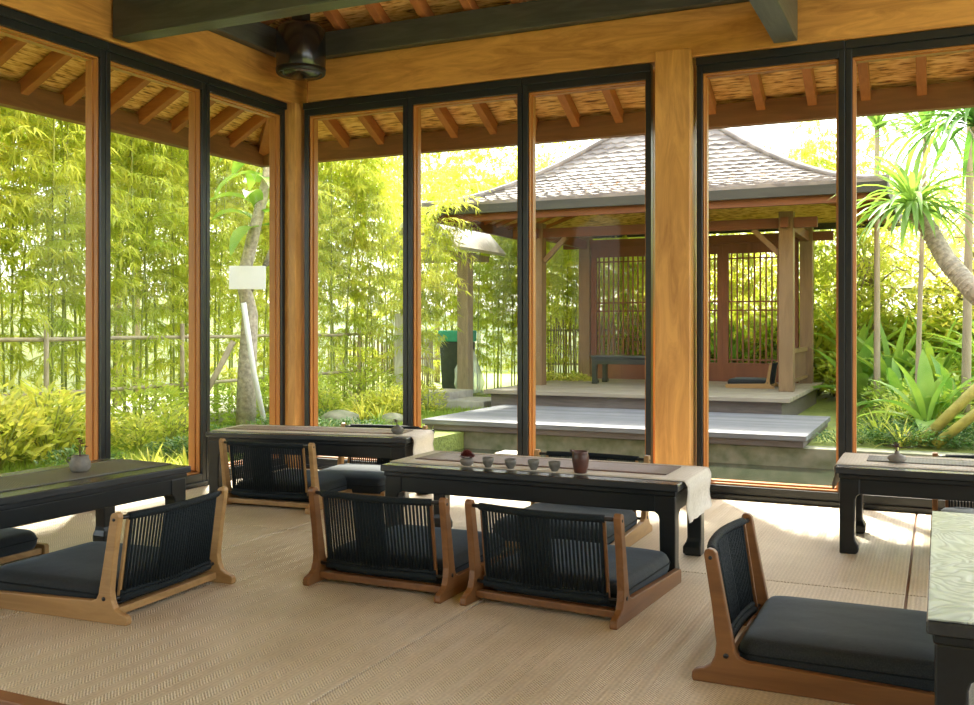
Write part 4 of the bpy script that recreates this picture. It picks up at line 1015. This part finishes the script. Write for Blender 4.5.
# right garden
for i in range(46):
    y = rnd.uniform(13.2,17.5); x = rnd.uniform(-1.2, 4.2)*y/15+.1
    PL(('banana', 'green', 'broad', 'banana', 'croton')[i % 5], x, y, rnd.uniform(.9,1.25), 'lush broad-leaved plant in the back of the right garden', 'plant', 'tall plants in the right garden')
for i in range(30):
    y = rnd.uniform(11.3,13.6); x = rnd.uniform(-.55, 2.6)*y/12
    PL(('spiky', 'croton', 'green', 'spiky', 'broad', 'spiky')[i % 6], x, y, rnd.uniform(.7,1.05), 'bright yellow-green plant in the middle of the right garden', 'plant', 'middle plants in the right garden')
for i in range(30):
    PL('dark' if i % 4 else 'spiky', rnd.uniform(-.6,3.0), rnd.uniform(10.6,11.5), rnd.uniform(.55,.9), 'dark low ground-cover plant at the front of the right garden', 'plant', 'front ground cover in the right garden')
for i in range(16):
    PL('dark', -.95+i*.22, 10.66+rnd.uniform(-.08,.12), rnd.uniform(.5,.62), 'dark low ground-cover plant at the front of the right garden', 'plant', 'front ground cover in the right garden')
# rocks
rk = []
for (x, y, s, lab) in ((-6.6,10.0,.28,'mossy rock among yellow plants outside the corner window'), (-6.15,10.5,.2,'small mossy rock beside the larger one'), (-.35,10.9,.22,'brown rock at the foot of the right garden plants')):
    b = MB(); prof = []; seg = 12
    for i in range(7):
        t = math.pi*i/12*1.0; prof.append((s*max(.02, math.cos(t))*(1+rnd.uniform(-.12,.12)), s*.75*math.sin(t)))
    b.lathe(prof, seg, wob=.12); o = b.build('garden_rock', M['stone'], loc=(x, y, -.06)); tag(o, lab, 'rock')

# pandanus with leaning trunk
def pandanus_crown(b, c, n, ln, w, droop=.9, tilt=(0,0,1)):
    for i in range(n):
        a = 2.4*i; e = rnd.uniform(-.1,1.35)
        b.leaf(Vector(c)+Vector((0,0,rnd.uniform(-.04,.06))), (math.cos(a)*math.cos(e)+tilt[0]*.3, math.sin(a)*math.cos(e)+tilt[1]*.3, math.sin(e)), ln*rnd.uniform(.7,1.2), w, droop=droop*rnd.uniform(.4,1.3), segs=7)
pd = thing('pandanus_tree', (1.3, 10.9, -.06), 0, 'screw pine with a leaning ringed trunk and strappy leaf crown at right', 'tree')
tr = [(.2,0,0), (.0,-.6,.5), (-.6,-1.3,1.1), (-1.03,-1.3,1.52), (-1.24,-1.17,1.80), (-1.40,-1.08,2.12), (-1.53,-1.09,2.27)]
b = MB(); b.tube(tr, [.11,.10,.095,.09,.085,.075,.05], 14)
for i in range(len(tr)-1):
    for k in range(8):
        p = Vector(tr[i]).lerp(Vector(tr[i+1]), k/8); q = Vector(tr[i]).lerp(Vector(tr[i+1]), k/8+.04); b.tube([p, q], .10-.005*i+.004, 12)
b.build('trunk', M['ringtrunk'], pd)
b = MB(); pandanus_crown(b, (-1.53,-1.09,2.30), 90, .72, .06); b.build('crown', M['pandanleaf'], pd)
b = MB(); b.tube([(-.6,-1.3,1.1), (-.6,-.9,2.1), (-1.0,-.5,3.1)], [.08,.06,.05], 12); b.build('branch', M['ringtrunk'], pd)
b = MB(); pandanus_crown(b, (-1.0,-.5,3.15), 90, 1.0, .06); b.build('crown', M['pandanleaf'], pd)
def slim(x, y, h, r, label, lean=(0,0)):
    t_ = thing('slender_tree', (x, y, -.06), 0, label, 'tree')
    b = MB(); b.tube([(lean[0]*i/6, lean[1]*i/6, h*i/6) for i in range(7)], [r*(1-.05*i) for i in range(7)], 10); b.build('trunk', M['trunk'], t_)
    b = MB(); pandanus_crown(b, (lean[0], lean[1], h), 34, .9, .07, 1.0); b.build('crown', M['pandanleaf'], t_)
slim(-.25, 12.2, 3.4, .032, 'thin bare tree trunk left of the leaning screw pine', (.1,0))
slim(.25, 11.9, 3.9, .052, 'slender grey trunk right of the thin one in the right garden', (.06,0))
slim(-.75, 13.8, 3.8, .045, 'slender tree with a strappy crown farther back, just right of the black door frame')
slim(.9, 13.6, 3.6, .045, 'slender tree with a strappy crown at the far right background')
for (a, c_, r, lab) in (((-.18,10.75,.02), (.75,11.1,1.0), .055, 'yellow-green log propped upward at the right edge, upper one'), ((-.05,10.62,.02), (.85,10.75,.78), .05, 'yellow-green log propped upward at the right edge, lower one')):
    b = MB(); A, B_ = Vector(a), Vector(c_); b.tube([(0,0,0), (B_-A)*.5+Vector((0,0,.02)), (B_-A)], [r, r*.95, r*.85], 12)
    o = b.build('leaning_log', plain('log_yellow', (0.50,0.44,0.10), .6, 12, .4, .2), loc=(a[0], a[1], -.02)); tag(o, lab, 'log')
# hut behind the right garden
ht = thing('garden_hut', (2.6, 19.5, -.06), 0, 'low hut with a weathered grey thatch roof far behind the right garden', 'hut')
b = MB(); b.box(-2.2, 2.2, -1.2, 1.2, 0, 2.0); b.build('wall', M['slab'], ht)
b = MB(); b.add([(-3.2,-2,1.85), (3.2,-2,1.85), (3.2,2,1.85), (-3.2,2,1.85), (-1.6,0,2.95), (1.6,0,2.95)], [(0,1,5,4), (1,2,5), (2,3,4,5), (3,0,4), (3,2,1,0)]); b.build('thatch_roof', M['shingle'], ht)
# tree propped with pole and board, outside the left windows
tt = thing('propped_tree', (-7.15, 8.93, -.06), 0, 'crooked young tree with sign board and props outside the last left window', 'tree')
b = MB(); b.tube([(0,0,0), (.0,.02,.7), (.02,.05,1.35), (-.06,.02,1.75), (.05,.05,2.2), (.22,.1,2.9), (.25,.1,3.4)], [.115,.105,.09,.075,.07,.055,.03], 12)
b.tube([(-.02,.05,1.6), (.18,.2,2.0), (.32,.36,2.5)], [.06,.05,.04], 10); b.build('trunk', M['ringtrunk'], tt)
b = MB()
for i in range(16):
    a = 2.4*i; b.leaf((.1, .1, 2.5+rnd.uniform(-.3,.9)), (math.cos(a), math.sin(a), rnd.uniform(0,1.1)), .7, .22, droop=.9, segs=6)
b.build('leaves', M['broadleaf'], tt)
b = MB(); b.tube([(.02,-.06,1.48), (.10,.02,.7), (.22,.10,0)], .030, 12); o = b.build('support_pole', M['white'], loc=(-7.05, 8.80, -.06)); tag(o, 'white pole propping the crooked tree', 'pole')
b = MB(); b.tube([(0,0,1.05), (-.45,-.30,0)], .035, 10); o = b.build('support_pole', M['drybamboo'], loc=(-7.22, 8.80, -.06)); tag(o, 'tan bamboo pole leaning on the crooked tree from the left', 'pole')
b = MB(); b.box(-.20, .20, -.012, .012, 0, .26); o = b.build('sign_board', M['white'], loc=(-7.0, 8.77, 1.57), rotz=R(32), bevel=.004); tag(o, 'blank white board fixed across the crooked tree', 'board')

# grass tufts as stuff on the visible lawn
b = MB()
def gp(x, y):
    for _ in range(5):
        a = rnd.uniform(0,6.28); b.leaf((x+rnd.uniform(-.05,.05), y+rnd.uniform(-.05,.05), -.06), (math.cos(a)*.4, math.sin(a)*.4, 1), rnd.uniform(.04,.10), .010)
for _ in range(4200): gp(rnd.uniform(-8.2,-5.3), rnd.uniform(4.5,13))
for _ in range(1800): gp(rnd.uniform(-1.0,3.0), rnd.uniform(11.5,17))
for _ in range(900): gp(rnd.uniform(-7.0,-5.6), rnd.uniform(13,17))
o = b.build('lawn_grass', M['grass']); tag(o, 'short bright grass covering the garden ground', 'grass', kind='stuff')

# ------------------------------------------------------------------ light
w = bpy.data.worlds.new('world'); sc.world = w; w.use_nodes = True; nt = w.node_tree; nt.nodes.clear()
sky = N(nt, 'ShaderNodeTexSky'); sky.sky_type = 'NISHITA'; sky.sun_disc = False; sky.sun_elevation = R(52); sky.sun_rotation = R(0); sky.air_density = 1.2; sky.dust_density = 4.0; sky.ozone_density = .6
mixc = N(nt, 'ShaderNodeMix', data_type='RGBA'); mixc.inputs[0].default_value = .62; mixc.inputs[7].default_value = (3.6, 3.6, 3.5, 1)
L(nt, sky.outputs[0], mixc.inputs[6])
bg = N(nt, 'ShaderNodeBackground', Strength=0.45); L(nt, mixc.outputs[2], bg.inputs['Color'])
wo = N(nt, 'ShaderNodeOutputWorld'); L(nt, bg.outputs[0], wo.inputs['Surface'])
sl = bpy.data.lights.new('sun', 'SUN'); sl.energy = 9.0; sl.angle = R(5); sl.color = (1, .93, .80)
so = bpy.data.objects.new('sun', sl); COL.objects.link(so)
dirv = Vector((.40, -.59, -.735)); so.rotation_euler = dirv.to_track_quat('-Z', 'Y').to_euler(); so.location = (0, 20, 20)
vs = sc.view_settings; vs.view_transform = 'Standard'; vs.look = 'None'; vs.gamma = 1; vs.use_curve_mapping = False; vs.exposure = 1.3
cy = sc.cycles; cy.use_denoising = True; cy.max_bounces = 9; cy.diffuse_bounces = 5; cy.glossy_bounces = 4; cy.transmission_bounces = 4; cy.transparent_max_bounces = 24
cy.sample_clamp_indirect = 8; cy.caustics_reflective = False; cy.caustics_refractive = False
